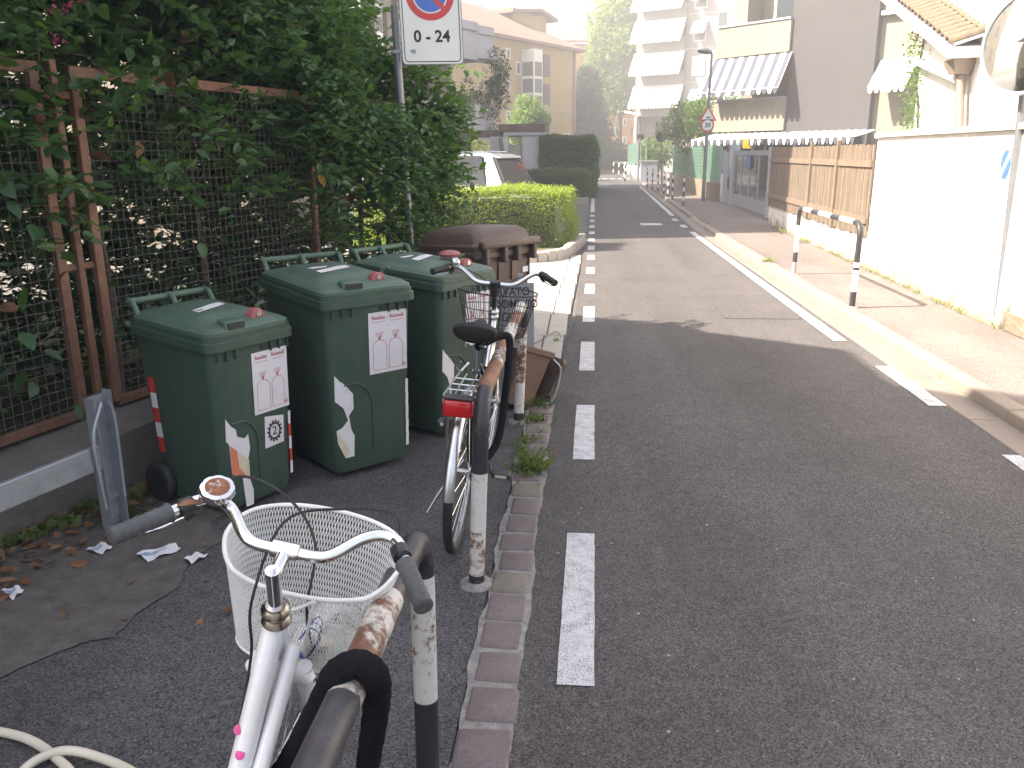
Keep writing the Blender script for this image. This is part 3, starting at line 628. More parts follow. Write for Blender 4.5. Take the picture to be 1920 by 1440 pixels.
# ---- galvanised swing barrier by the low wall
bar=empty('metal_barrier','galvanised steel barrier post with flat rail in front of the low wall','barrier')
pb=gp(212,985); pt=Vector((pb.x,pb.y,0)); dv=Vector((FP.d[0],FP.d[1],0)); nv=Vector((FP.n[0],FP.n[1],0))
mb=MB(); u0=pt-dv*.045; u1=pt+dv*.045
hz=.62
mb.hexa([pt-dv*.05,pt+dv*.05,pt+dv*.05-nv*.006,pt-dv*.05-nv*.006],[q+Vector((0,0,hz)) for q in (pt-dv*.05,pt+dv*.05,pt+dv*.05-nv*.006,pt-dv*.05-nv*.006)])
for q in (-.05,.044):
    c0=pt+dv*q; mb.hexa([c0,c0+dv*.006,c0+dv*.006+nv*.05,c0+nv*.05],[x+Vector((0,0,hz+(.02 if q>0 else 0))) for x in (c0,c0+dv*.006,c0+dv*.006+nv*.05,c0+nv*.05)])
mb.build('post',m_galv,bar)
mb=MB(); r0=pt-dv*.04+nv*.03; r1=r0-dv*1.5; th=nv*.03
mb.hexa([r0-th/2,r0+th/2,r1+th/2,r1-th/2],[0]*0 or [q+Vector((0,0,.11)) for q in (r0-th/2,r0+th/2,r1+th/2,r1-th/2)])
for i in range(len(mb.v)): x,y,z=mb.v[i]; mb.v[i]=(x,y,z+.30)
mb.build('rail',m_galv,bar,bevel=.004)
mb=MB(); g=pt+nv*.06; mb.tube(spline([g-dv*.075+Vector((0,0,.12)),g-dv*.085+Vector((0,0,.3)),g-dv*.085+Vector((0,0,.47)),g-dv*.02+Vector((0,0,.6))],5),.009,8); mb.tube(spline([g+dv*.035+Vector((0,0,.14)),g+dv*.04+Vector((0,0,.5)),g+dv*.015+Vector((0,0,.6))],5),.008,8); mb.build('handle',m_galv,bar)
mb=MB(); c0=pt+dv*.0; mb.box((-.03,-.02,0),(.06,.02,.03),M=Matrix.Translation(c0+Vector((0,0,.13)))@Matrix.Rotation(math.atan2(dv.y,dv.x),4,'Z')); mb.build('latch',m_galv,bar)
# ================================================================= BINS
def rrect(w,d,r,z,cx=0.,cy=0.,n=4,zf=None):
    out=[]
    for sx,sy,a0 in ((1,1,0),(-1,1,PI/2),(-1,-1,PI),(1,-1,1.5*PI)):
        for k in range(n+1):
            a=a0+PI/2*k/n; x=cx+sx*(w/2-r)+r*math.cos(a); y=cy+sy*(d/2-r)+r*math.sin(a); out.append((x,y,z+(zf(y) if zf else 0)))
    return out
def bin_(FL,alpha,W,D,rz,mat,lid,label,group,hinge_up=.125,slope=.04,dome=0.):
    c,s=math.cos(alpha),math.sin(alpha); loc=(FL[0]-(c*-W/2-s*-D/2),FL[1]-(s*-W/2+c*-D/2),0)
    e=empty('wheelie_bin',label,'bin',loc,(0,0,alpha),group)
    zf=lambda y:slope*(y+D/2)/D
    wb,db=W*.80,D*.80; cyb=-D*.012
    secs=[]
    for t in (0,.05,.3,.6,.9,1.):
        ww=wb+(W*.93-wb)*t; dd=db+(D*.93-db)*t; cy=cyb*(1-t); q=0 if t>0 else -.02
        secs.append(rrect(ww+q,dd+q,.045,.03+(rz-.06)*t,0,cy,zf=(lambda y,t=t:zf(y)*t)))
    mb=MB(); mb.loft(secs); body=mb.build('body',mat,e)
    fy=lambda z:-( (db+(D*.93-db)*((z-.03)/(rz-.06)))/2)+cyb*(1-(z-.03)/(rz-.06))
    fr=lambda u,v,t:Vector((u,fy(v)-t-.0015,v))          # front face mapping
    # rim: two stepped flanges
    mb=MB(); mb.loft([rrect(W*.95,D*.95,.05,rz-.055,zf=zf),rrect(W,D,.05,rz-.05,zf=zf),rrect(W,D,.05,rz-.012,zf=zf),rrect(W*.975,D*.975,.05,rz-.008,zf=zf),rrect(W*.975,D*.975,.05,rz+.012,zf=zf)],smooth=False); mb.build('rim',mat,e)
    for k in range(9): MB().box((-W*.4+k*W*.1-.002,-D*.465-.012,rz-.1),(-W*.4+k*W*.1+.002,-D*.46,rz-.056)).build('rib',mat,body) if k in (0,1,2,6,7,8) else None
    # lid
    g=lambda w_,d_,z_,r_=.06,cy=0.:rrect(W*w_,D*d_,r_,rz+z_,0,D*cy,zf=zf)
    if dome: L=[g(.985,.985,.014),g(.985,.985,.034),g(.95,.95,.04),g(.93,.93,.06),g(.88,.86,.06+dome*.55),g(.72,.7,.06+dome*.9),g(.4,.4,.06+dome)]
    else: L=[g(.965,.965,.013),g(.965,.965,.03),g(.93,.93,.034),g(.9,.9,.040),g(.8,.78,.050,.07,.03),g(.64,.62,.054,.07,.06),g(.58,.56,.068,.06,.07),g(.2,.3,.072,.05,.07)]
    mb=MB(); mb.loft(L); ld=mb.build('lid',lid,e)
    zl=lambda y,b:rz+b+zf(y)
    # hinge bar at the back with lugs
    zb=rz+hinge_up; yb=D/2+.015; mb=MB(); mb.tube([(-W*.42,yb,zb),(W*.42,yb,zb)],.017,10)
    for x in (-W*.42,0,W*.42): mb.tube(spline([(x,D/2-.06,rz+.045),(x,D/2-.02,zb-.005),(x,yb,zb)],3),[.014]*7,8); mb.torus((x,yb,zb),(1,0,0),.018,.006,14,6)
    mb.build('hinge_bar',lid,e)
    return e,ld,fr,fy,zl,(W,D,rz)
def bin_extras(b,poster=True,lock=True,gear=False,stick=0,torn=0,band=True):
    e,ld,fr,fy,zl,(W,D,rz)=b
    # grip notch at the left front of the lid + red lock
    mb=MB(); y0=-D*.465; z0=zl(y0,.028)
    mb.hexa([(-W*.27,y0,z0),(-W*.03,y0,z0),(-W*.05,y0+.07,z0+.02),(-W*.25,y0+.07,z0+.02)],[(-W*.25,y0+.012,z0+.04),(-W*.05,y0+.012,z0+.04),(-W*.06,y0+.08,z0+.046),(-W*.24,y0+.08,z0+.046)]); h=mb.build('lid_grip',m_greenlid,ld,bevel=.006,seg=2)
    MB().box((-W*.235,y0-.002,z0+.004),(-W*.065,y0+.016,z0+.033)).build('grip_shade',m_blackpl,h)  # black box stands in for the shade inside the grip opening
    if lock:
        mb=MB(); lx,ly=W*.2,-D*.33; lz=zl(ly,.042); k=10
        mb.loft([[(lx+.042*math.cos(PI*i/k)*1.,ly+q,lz+.046*math.sin(PI*i/k)) for i in range(k+1)] for q in (-.022,.03)],smooth=False); lo=mb.build('lock_housing',m_lock,ld,bevel=.004)
        MB().cyl((lx,ly-.02,lz+.022),(lx,ly-.0275,lz+.022),.012,14).build('key_cylinder',m_alu,lo); MB().box((lx-.0015,ly-.0285,lz+.015),(lx+.0015,ly-.0272,lz+.03)).build('keyhole',m_ink,lo)
    mb=MB(); mb.tube(spline([(W*.44,-D*.1,zl(-D*.1,.04)),(W*.46,-D*.11,zl(-D*.1,.065)),(W*.5,-D*.14,zl(-D*.1,.075))],4),.011,8); mb.build('lid_hook',m_greenlid,ld)
    # white label on the lid
    y1=.06*D; mp=lambda u,v,t:Vector((u,v,zl(v,.0985)+t))
    mp=lambda u,v,t:Vector((u,v,zl(v,0)+(.093 if abs(u)<W*.24 and -D*.18<v<D*.3 else .075)+t))
    mb=MB(); a=[(-W*.2,-.1*D),(W*.19,.0*D),(W*.2,.08*D),(W*.1,.075*D),(-W*.19,-.02*D)]
    mb.prism([(u+0.0,v+.02*D) for u,v in a],lambda u,v,t:Vector((u,v,zl(v,.0745)+t)),0,.001); st=mb.build('lid_label',m_paper,ld)
    if stick==1:
        text('lettering','Ve',.035,m_ink,lambda u,v,t:Vector((-W*.14+u,-.03*D+v,zl(v-.03*D,.0757)+t)),st,rot=.25)
    else: MB().prism([(-.06,.02),(.03,.035),(.045,.06),(-.03,.06),(-.08,.045)],lambda u,v,t:Vector((u-.03,v+.06*D,zl(v+.06*D,.0745)+t)),0,.001).build('lid_label',m_paper,ld)
    # arch relief on the front
    k=W/.48; mb=MB(); pts=[(-W*.30,rz*.53),(-W*.2,rz*.53)]+[(-W*.2+W*.2*math.sin(a),rz*.53-W*.26*(1-math.cos(a))) for a in np.linspace(.2,PI/2,8)]+[(W*.0,rz*.12)]
    mb.tube([fr(u,v,.001) for u,v in pts],.0045,6); mb.build('arch_relief',m_green,e)
    MB().box((W*.1,fy(rz-.07)-.004,rz-.085),(W*.14,fy(rz-.07)+.004,rz-.06)).build('lock_tab',m_blackpl,e)
    if poster:
        pw,ph=.2*k,.285*k; u0=-.01*k; v0=rz-.095-ph
        P=lambda u,v,t:fr(u0+u,v0+v,t)
        po=MB().prism([(0,.0),(pw,0),(pw,ph),(0,ph)],P,0,.0012).build('poster',m_paper,e)
        text('poster_text','Residuo',.0265*k,m_rink,lambda u,v,t:P(pw*.26+u,ph*.91+v,.0014+t),po,.8); text('poster_text','Restmüll',.0265*k,m_rink,lambda u,v,t:P(pw*.74+u,ph*.91+v,.0014+t),po,.8)
        for cu in (.28,.7):
            mb=MB(); bw=.17*pw*1.05; pts=[(cu*pw-bw,.06*ph),(cu*pw-bw,.42*ph)]+[(cu*pw-bw*math.cos(a),.42*ph+.13*ph*math.sin(a)) for a in np.linspace(0,PI,10)]+[(cu*pw+bw,.42*ph),(cu*pw+bw,.06*ph),(cu*pw-bw,.06*ph)]
            mb.ribbon(pts,.0022*k,P,.0018); mb.build('bag_outline',m_rink,po)
            mb=MB(); mb.ribbon([(cu*pw,.55*ph),(cu*pw-.1*pw,.66*ph),(cu*pw+.1*pw,.67*ph),(cu*pw,.55*ph)],.003*k,P,.0018); mb.ribbon([(cu*pw,.55*ph),(cu*pw-.03*pw,.66*ph)],.003*k,P,.0018); mb.ribbon([(cu*pw,.55*ph),(cu*pw+.04*pw,.66*ph)],.003*k,P,.0018); mb.build('bag_tie',m_rink,po)
        mb=MB(); mb.ribbon([(.91*pw+.05*pw*math.cos(a),.09*ph+.05*pw*math.sin(a)) for a in np.linspace(0,2*PI,14)],.002*k,P,.0018); mb.ribbon([(.88*pw,.09*ph),(.94*pw,.09*ph)],.006*k,P,.0018); mb.build('stamp',m_rink,po)
        for cu in (.26,.74): MB().ribbon([(cu*pw-.16*pw,.84*ph),(cu*pw+.18*pw,.84*ph)],.002*k,P,.0018).build('small_print',m_rink,po)
    if gear:
        P=lambda u,v,t:fr(.1+u,rz-.5+v,t); g=MB().prism([(-.062,-.075),(.055,-.07),(.06,.065),(-.055,.085)],P,0,.0012).build('gear_sticker',m_paper,e)
        mb=MB(); n=14
        for i in range(n):
            a=2*PI*i/n; mb.ribbon([(.03*math.cos(a),.036*math.sin(a)),(.046*math.cos(a),.055*math.sin(a))],.011,P,.002)
        mb.ribbon([(.033*math.cos(a),.039*math.sin(a)) for a in np.linspace(0,2*PI,29)],.01,P,.0024); mb.build('gear_mark',m_ink,g); text('numeral','2',.062,m_ink,lambda u,v,t:P(u,v,.0018+t),g)
    # torn remains of warning stickers, worn to shape
    if torn:
        P=lambda u,v,t:fr(u*k,v*k,t)
        if torn==1: poly=[(-.17,.46),(-.145,.42),(-.12,.40),(-.115,.365),(-.075,.345),(-.055,.36),(-.05,.29),(-.065,.24),(-.06,.14),(-.045,.09),(-.05,.0),(-.09,.02),(-.1,.16),(-.155,.2),(-.16,.34),(-.175,.36)]
        else: poly=[(-.19,.5),(-.165,.47),(-.14,.45),(-.1,.4),(-.1,.33),(-.125,.3),(-.115,.23),(-.1,.2),(-.105,.1),(-.15,.1),(-.185,.18),(-.19,.24),(-.16,.25),(-.13,.28),(-.15,.34),(-.18,.37),(-.192,.38)]
        poly=[(u,max(v,.02)) for u,v in poly]
        tn=MB().prism(poly,P,0,.001).build('torn_sticker',m_paper,e)
        if torn==1:
            MB().prism([(-.158,.335),(-.12,.3),(-.115,.22),(-.08,.17),(-.1,.16),(-.155,.2)],P,.0011,.0016).build('sticker_print',m_orangep,tn); MB().prism([(-.112,.29),(-.06,.24),(-.06,.14),(-.075,.165),(-.11,.22)],P,.0011,.0016).build('sticker_print',m_creamp,tn)
        else: MB().prism([(-.186,.235),(-.13,.14),(-.145,.105),(-.152,.102),(-.18,.18)],P,.0011,.0016).build('sticker_print',m_creamp,tn)
    # side warning bands (red / white)
    if band:
        zz=np.linspace(.5*rz,.1,6)
        for i in range(5): MB().prism([(W*.375,zz[i]),(W*.405,zz[i]),(W*.40,zz[i+1]),(W*.37,zz[i+1])],fr,0,.001).build('warning_band',(m_red if i%2 else m_paper) if band==1 else m_paper,e)
        for sd in ((-1,) if band==1 else ()):
            sx=lambda v:sd*((W*.80+(W*.13)*((v-.03)/(rz-.06)))/2+.0015); cy=D*.31
            S=lambda u,v,t:Vector((sx(v)+sd*t,cy+u,v)); zz=np.linspace(.5*rz if sd>0 else .74*rz,.1 if sd>0 else .3*rz,6)
            for i in range(5):
                MB().prism([(-.02,zz[i]),(.025,zz[i]),(.025,zz[i+1]),(-.02,zz[i+1])],S,0,.001).build('warning_band',(m_red if i%2==(0 if sd<0 else 1) else m_paper) if band==1 else m_paper,e)
    for x in (-1,1):
        wl=MB(); wx=x*W*.44; wl.lathe([(.03,-.025),(.1,-.025),(.1,.025),(.03,.025)],(wx,D*.36,.1),(1,0,0),24); wo=wl.build('wheel',m_black,e,bevel=.006); MB().lathe([(.07,-.03),(.02,-.032),(.02,.032),(.07,.03)],(wx,D*.36,.1),(1,0,0),16).build('hub',m_blackpl,wo)
    MB().cyl((-W*.4,D*.36,.1),(W*.4,D*.36,.1),.012,8).build('axle',m_galv,e)
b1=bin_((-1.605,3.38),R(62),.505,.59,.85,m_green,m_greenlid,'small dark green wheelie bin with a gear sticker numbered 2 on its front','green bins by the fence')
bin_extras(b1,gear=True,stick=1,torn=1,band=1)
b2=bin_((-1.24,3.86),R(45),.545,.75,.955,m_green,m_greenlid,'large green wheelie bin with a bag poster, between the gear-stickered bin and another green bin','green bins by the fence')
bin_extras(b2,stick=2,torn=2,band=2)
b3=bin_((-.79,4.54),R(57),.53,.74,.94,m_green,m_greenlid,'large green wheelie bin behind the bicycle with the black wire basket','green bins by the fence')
bin_extras(b3,stick=2,torn=2,band=2)
# rag bundle and bottle cap on the third lid
mb=MB(); q=gp(868,497,.99); q=Vector((-.80,4.98,1.035)); mb.smooth=True
mb.loft([[(q.x+r_*1.3*math.cos(a)*(1+.2*math.sin(3*a)),q.y+r_*math.sin(a),q.z+z_) for a in np.linspace(0,2*PI,14,endpoint=False)] for r_,z_ in ((.04,0),(.05,.018),(.035,.035),(.012,.042))]); tag(mb.build('crumpled_bag',m_lock),'small crumpled reddish bag lying on a green bin lid','bag')
# brown organic bin, seen from its hinge side
al=R(54)+PI; Wb,Db=.64,.64; hb=Vector((-.715,5.66)); wd_=Vector((math.cos(R(54)),math.sin(R(54)))); bk=Vector((-wd_.y,wd_.x)); bL=hb; FLb=bL+wd_*Wb+bk*Db
bb=bin_((FLb.x,FLb.y),al,Wb,Db,.955,m_brown,m_brown,'big brown wheelie bin with a domed lid, hinge bar facing the road',None,hinge_up=.07,slope=.03,dome=.1)
e,ld,fr,fy,zl,(W,D,rz)=bb
bz=lambda u,v,t:Vector((-u,D*.36+(D*.1)*v/rz+t+.012+.02*v,v))
for x in (-.4,-.12,.1,.4): MB().box((x*W-.018,D/2-.03,rz-.06),(x*W+.018,D/2+.045,rz+.085)).build('hinge_lug',m_brown,e,bevel=.008)
mb=MB(); mb.box((-W*.48,D/2-.004,rz+.045),(W*.48,D/2+.05,rz+.1)); mb.build('hinge_cover',m_brown,e,bevel=.012,seg=2)
for x in (-.4,-.1,.12,.4): MB().box((x*W-.005,D*.42,rz-.2),(x*W+.005,D*.475,rz-.06)).build('back_rib',m_brown,e)
MB().box((-.27,D*.452,rz-.16),(-.19,D*.462,rz-.12)).build('number_plate',m_paper,e)
MB().cyl((-W*.4,D*.36,.1),(W*.4,D*.36,.1),.012,8).build('axle',m_galv,e)
for x in (-1,1):
    wl=MB(); wl.lathe([(.03,-.03),(.11,-.03),(.11,.03),(.03,.03)],(x*W*.44,D*.36,.11),(1,0,0),24); wl.build('wheel',m_black,e,bevel=.006)
for sd in (-1,):
    for i in range(3): MB().prism([(-.025,.62-.1*i),(.025,.62-.1*i),(.025,.52-.1*i),(-.025,.52-.1*i)],lambda u,v,t:Vector((sd*(.26*W/.56*.93+.045+.06*v)-t-.0,D*.3+u,v)),0,.002).build('warning_band',m_red if i%2==0 else m_paper,e)
# notice strapped to the rack behind the basket
nb=empty('notice_board','grey reserved parking notice board behind the black wire bicycle basket','sign',(0,0,0))
L0=gp(893,600,.62); A0=Vector((at(889,600,5.2).x,5.2,0)); A1=Vector((at(1001,600,5.26).x,5.26,0)); du=(A1-A0).normalized(); nn=Vector((du.y,-du.x,0))
m_ngrey=M('notice_grey',(.24,.245,.26),.6,var=.05,bst=0)
P=lambda u,v,t:A0+du*u+nn*t+Vector((0,0,.42+v))
mb=MB(); mb.prism([(0,0),(.385,0),(.385,.42),(0,.42)],P,-.006,0); mb.build('panel',m_ngrey,nb)
for i,(tx,zz) in enumerate([('RISERVATO',.365),('CONDOMINIO',.285),('" VIGO "',.2),('BICI MOTO',.06)]): text('lettering',tx,.075 if i<3 else .065,m_ink,lambda u,v,t,zz=zz:P(.195+u,zz+v,.0008+t),nb,.85,bold=.001)
mb=MB(); mb.box((-.02,-.006,0),(.02,.006,.95),M=Matrix.Translation(A0+du*.02-nn*.014)); mb.build('stake',m_blue,nb); mb=MB(); mb.box((-.015,-.006,0),(.015,.006,.9),M=Matrix.Translation(A0+du*.30-nn*.014)); mb.build('stake',m_galv,nb)
# small tipped caddy bin behind the rack foot
cd=empty('caddy_bin','small brown food waste caddy tipped against the rack post with its lid open','bin',(-.47,5.36,.02),(R(0),R(20),R(35)))
mb=MB(); mb.loft([rrect(.2,.24,.03,0),rrect(.25,.29,.03,.36),rrect(.28,.32,.03,.365),rrect(.28,.32,.03,.40)],smooth=False); mb.build('body',m_brownl,cd)
mb=MB(); mb.loft([rrect(.28,.32,.03,0),rrect(.285,.325,.03,.03),rrect(.24,.28,.03,.05)],smooth=False)
lo=mb.build('lid',m_brown,cd); lo.location=(.19,0,.235); lo.rotation_euler=(0,R(100),0)
mb=MB(); mb.tube(spline([(.13,-.15,.36),(.2,-.17,.3),(.21,-.17,.1),(.15,-.16,.06),(.14,.0,.06)],5),.006,6); mb.build('handle',m_galv,cd)
# ================================================================= RACKS
def rack(name,label,group,foot0,foot1,h,r,bands,lean=0.,rad=.13,z0=0.,mats=None):
    """hoop of pipe between two feet; bands: list of (fraction end, material index)"""
    a=Vector((*foot0,z0)); b=Vector((*foot1,z0)); e=empty(name,label,'bike rack',a,group=group)
    d=(b-a); L=d.length; d.normalize(); sd=Vector((d.y,-d.x,0)); path=[Vector((0,0,-.03))]
    n=14
    for i in range(1,n+1): path.append(Vector((0,0,(h-rad)*i/n)))
    for i in range(1,7): t=PI/2*i/6; path.append(Vector((rad*(1-math.cos(t)),0,h-rad+rad*math.sin(t))))
    m_=int((L-2*rad)/.05)
    for i in range(1,m_+1): path.append(Vector((rad+(L-2*rad)*i/m_,0,h)))
    for i in range(1,7): t=PI/2*i/6; path.append(Vector((L-rad+rad*math.sin(t),0,h-rad+rad*math.cos(t))))
    for i in range(1,n+1): path.append(Vector((L,0,(h-rad)*(1-i/n)-(.03 if i==n else 0))))
    P=[d*p.x+Vector((0,0,p.z))+sd*(p.z*lean) for p in path]
    acc=[0]; 
    for i in range(1,len(P)): acc.append(acc[-1]+(P[i]-P[i-1]).length)
    # resample finely so that bands have clean ends
    tot=acc[-1]; S=sorted(set([round(tot*i/160,5) for i in range(161)]+[round(x,5) for b_,_ in bands for x in ([b_] if 0<b_<tot else [])]))
    def pos(s):
        for i in range(1,len(acc)):
            if s<=acc[i]+1e-9: t=(s-acc[i-1])/max(1e-9,acc[i]-acc[i-1]); return P[i-1]+(P[i]-P[i-1])*t
        return P[-1]
    Q=[pos(s) for s in S]; N_=18; mb=MB(); mb.smooth=True; vs=[];x=None
    for i,p in enumerate(Q):
        t=(Q[min(i+1,len(Q)-1)]-Q[max(i-1,0)]).normalized(); x=sd; y=t.cross(x).normalized(); x=y.cross(t)
        for q in range(N_): an=2*PI*q/N_; vs.append(p+x*r*math.cos(an)+y*r*math.sin(an))
    o=len(mb.v); mb.v+=[tuple(v) for v in vs]
    for i in range(len(Q)-1):
        sm=(S[i]+S[i+1])/2; k=next((m for b_,m in bands if sm<=b_),bands[-1][1])
        for q in range(N_): mb.f.append((i*N_+q,i*N_+(q+1)%N_,(i+1)*N_+(q+1)%N_,(i+1)*N_+q)); mb.m.append(k); mb.sm.append(True)
    mb.build('hoop',mats,e)
    for p in (Vector((0,0,0)),b-a):
        m2=MB(); m2.lathe([(r*2.2,-.005),(r*2.0,.006),(r*1.15,.012)],p,(0,0,1),14); m2.build('footing',m_mortar,e)
    return e
RM=[m_pblack,m_pwhite,m_pwhite2,m_prust,m_pdark]
# far-left rack (by the second bicycle): starts at its near foot
rack('bike_rack','rusty black and white pipe rack holding the silver bicycle','hoop racks by the road',(-.398,2.93),(-.389,5.0),.765,.031,[(.075,0),(.26,2),(.5,1),(.84,0),(1.2,3),(1.45,2),(1.75,3),(2.0,1),(2.35,3),(2.62,1),(2.9,0),(3.25,2),(3.45,1),(9,0)],lean=.045,rad=.14,mats=RM)
rack('bike_rack','worn black and white pipe rack under the white bicycle handlebar','hoop racks by the road',(-.375,1.76),(-.385,-.32),.79,.0297,[(.36,0),(.70,1),(.98,0),(1.1,4),(1.42,2),(1.95,4),(2.3,2),(9,0)],lean=-.01,rad=.11,mats=RM)
m_gl=M('gloss_white',(.7,.7,.68),.5,bst=0); m_gb=M('gloss_black',(.03,.03,.035),.5,bst=0); m_gg=M('grey_foot',(.3,.3,.31),.5,bst=0)
GM=[m_gb,m_gl,m_gg]
rf=gp(1597,577,SW); rff=gp(1488,514,SW)
rack('bike_rack','glossy black and white striped hoop rack on the sunny pavement','hoop racks by the road',(rf.x,rf.y),(rff.x,rff.y),.86,.03,[(.05,2),(.2,0),(.42,1),(.45,0),(.5,1),(1.02,0),(1.5,1),(1.85,0),(2.35,1),(2.7,0),(3.06,1),(3.5,0),(3.85,1),(3.98,0),(9,2)],lean=.01,rad=.13,z0=SW,mats=GM)

# ================================================================= BICYCLES  (local: x forward, y left, z up, ground at 0)
def wheel(x,Rw,parent,n=32,rimm=None,spk=True,name='wheel'):
    g=MB().torus((x,0,Rw),(0,1,0),Rw-.019,.019,48,10); wo=g.build(name,m_black,parent)
    mb=MB(); mb.lathe([(Rw-.052,-.009),(Rw-.032,-.012),(Rw-.028,-.006),(Rw-.028,.006),(Rw-.032,.012),(Rw-.052,.009),(Rw-.052,-.009)],(x,0,Rw),(0,1,0),48,cap=False); mb.build('rim',rimm or m_alu,wo)
    mb=MB(); mb.lathe([(.008,-.055),(.012,-.045),(.024,-.035),(.012,-.028),(.012,.028),(.024,.035),(.012,.045),(.008,.055)],(x,0,Rw),(0,1,0),16); mb.build('hub',m_alu,wo)
    mb=MB()
    for i in range(n):
        a=2*PI*i/n; sgn=1 if i%2 else -1; b=a+(.9 if (i//2)%2 else -.9); c=(x+.022*math.cos(b),.033*sgn,Rw+.022*math.sin(b)); d=(x+(Rw-.05)*math.cos(a),0,Rw+(Rw-.05)*math.sin(a)); mb.tube([c,d],.0011,4,cap=False)
    mb.build('spokes',m_chrome,wo); return wo
def fender(x,Rw,a0,a1,parent,mat,w=.024,dark=None):
    mb=MB(); k=24; vs=[]; rad=Rw+.014
    sec=[(-w,-.014),(-w*.8,-.003),(0,.004),(w*.8,-.003),(w,-.014)]
    for i in range(k+1):
        a=a0+(a1-a0)*i/k
        for y,h in sec: vs.append((x+(rad+h)*math.cos(a),y,Rw+(rad+h)*math.sin(a)))
    fs=[(i*5+j,i*5+j+1,(i+1)*5+j+1,(i+1)*5+j) for i in range(k) for j in range(4)]
    mb.smooth=True; mb.add(vs,fs); o=mb.build('fender',mat,parent); return o
def grips(parent,ptsL,mat,r=.016,n=3,name='grip'):
    mb=MB(); P=spline(ptsL,6); k=len(P); rr=[r*(.96+.07*math.sin(i*1.9)+(.08 if i in (k-2,k-3) else 0)) for i in range(k)]; rr[0]=r*1.15; rr[-1]=r*.7; mb.tube(P,rr,14); return mb.build(name,mat,parent)
def bike(label,loc,rotz,lean,fr_m,bar_m,style):
    e=empty('bicycle',label,'bicycle',(*loc,0),(lean,0,rotz)); Rw=.345; WB=1.04
    A=Vector((0,0,Rw)); Fx=Vector((WB,0,Rw)); BB=Vector((.44,0,.285)); axd=Vector((-.36,0,.933))     # steering axis direction (up)
    hb=Vector((.875,0,.735)) if style==1 else Vector((.875,0,.74)); ht=hb+axd*.13; ct=hb+axd*(.245 if style==1 else .3)
    st=Vector((.30,0,.60)); 
    # wheels and fenders
    wheel(0,Rw,e); wheel(WB,Rw,e)
    fm=m_alu if style==2 else m_whitep
    fender(0,Rw,R(20),R(205) if style==1 else R(178),e,fm); fender(WB,Rw,R(30),R(190),e,fm)
    # frame
    mb=MB(); mb.tube([hb,ht],.0195,12)
    if style==1:
        for y,tr_ in ((.004,.0205),(-.03,.015)):
            mb.tube(spline([ht-axd*(.02 if y>0 else .07)+Vector((-.0,y,0)),Vector((.70,y,.55)),Vector((.52,y,.36)),Vector((.33,y,.42))],8),tr_,14)
            mb.tube([Vector((.33,y,.42)),A+Vector((0,y*3,0))],.009,8)
        mb.tube(spline([hb+Vector((-.01,0,.01)),Vector((.66,0,.44)),BB],8),.0185,12)
    else:
        mb.tube([hb+axd*.01,BB],.021,12); mb.tube(spline([ht-axd*.03,Vector((.62,0,.56)),Vector((.36,0,.44))],6),.018,12)
    mb.tube([BB,Vector((.26,0,.72))],.016,12)
    for y in (-1,1): mb.tube([BB+Vector((-.03,y*.025,0)),A+Vector((0,y*.06,0))],.0095,8); mb.tube([Vector((.3,y*.012,.6)),A+Vector((0,y*.06,0))],.008,8)
    mb.cyl(BB+Vector((0,-.034,0)),BB+Vector((0,.034,0)),.022,14); mb.build('frame',fr_m,e)
    mb=MB(); hs=[(.024,-.012),(.027,-.006),(.024,0),(.020,.006),(.022,.012),(.026,.018),(.026,.024),(.019,.03),(.017,.036)]
    mb.lathe(hs,ht,axd,20); mb.build('headset',m_chromer if style==1 else m_alu,e); MB().lathe([(.02,-.006),(.026,0),(.022,.01)],hb-axd*.008,axd,20).build('lower_headset',m_chromer if style==1 else m_alu,e)
    # fork
    mb=MB(); cr=hb-axd*.028; mb.tube([cr+Vector((0,-.06,-.012)),cr+Vector((0,-.045,0)),cr+Vector((0,.045,0)),cr+Vector((0,.06,-.012))],[.013,.021,.021,.013],14); mb.cyl(hb,hb-axd*.05,.0185,12)
    for y in (-1,1): mb.tube(spline([cr+Vector((0,y*.043,.016)),cr-axd*.16+Vector((0,y*.05,0)),cr-axd*.30+Vector((.01,y*.052,0)),Fx+Vector((0,y*.054,0))],6),[.0165-.0004*i for i in range(19)],10)
    mb.build('fork',fr_m if style==1 else m_alu,e)
    # stem and bar
    mb=MB(); mb.tube([ht,ct-axd*.0],.0112 if style==2 else .0125,14); fz=Vector((1,0,0))
    if style==1:
        clamp=ct+Vector((.055,0,.018)); mb.tube([ct-axd*.008,clamp],[.013,.0125],14); mb.tube([clamp+Vector((0,-.024,0)),clamp+Vector((0,.024,0))],.0165,14); mb.cyl(ct,ct+axd*.012,.013,14); mb.cyl(ct+axd*.012,ct+axd*.02,.006,6)
        half=[(0,0,0),(.0,.05,.0),(.010,.08,.006),(.045,.122,.030),(.06,.158,.036),(.045,.188,.034),(-.01,.216,.026),(-.085,.262,.012)]
    else:
        clamp=ct+Vector((.03,0,.0)); mb.cyl(ct-axd*.06,ct+axd*.02,.017,14); mb.tube([clamp+Vector((0,-.026,0)),clamp+Vector((0,.026,0))],.02,14)
        half=[(0,0,0),(.0,.07,.0),(.01,.11,.012),(.02,.17,.055),(.02,.20,.066),(.0,.23,.064),(-.1,.29,.05)]
    mb.build('stem',m_chrome if style==1 else m_blackpl,e)
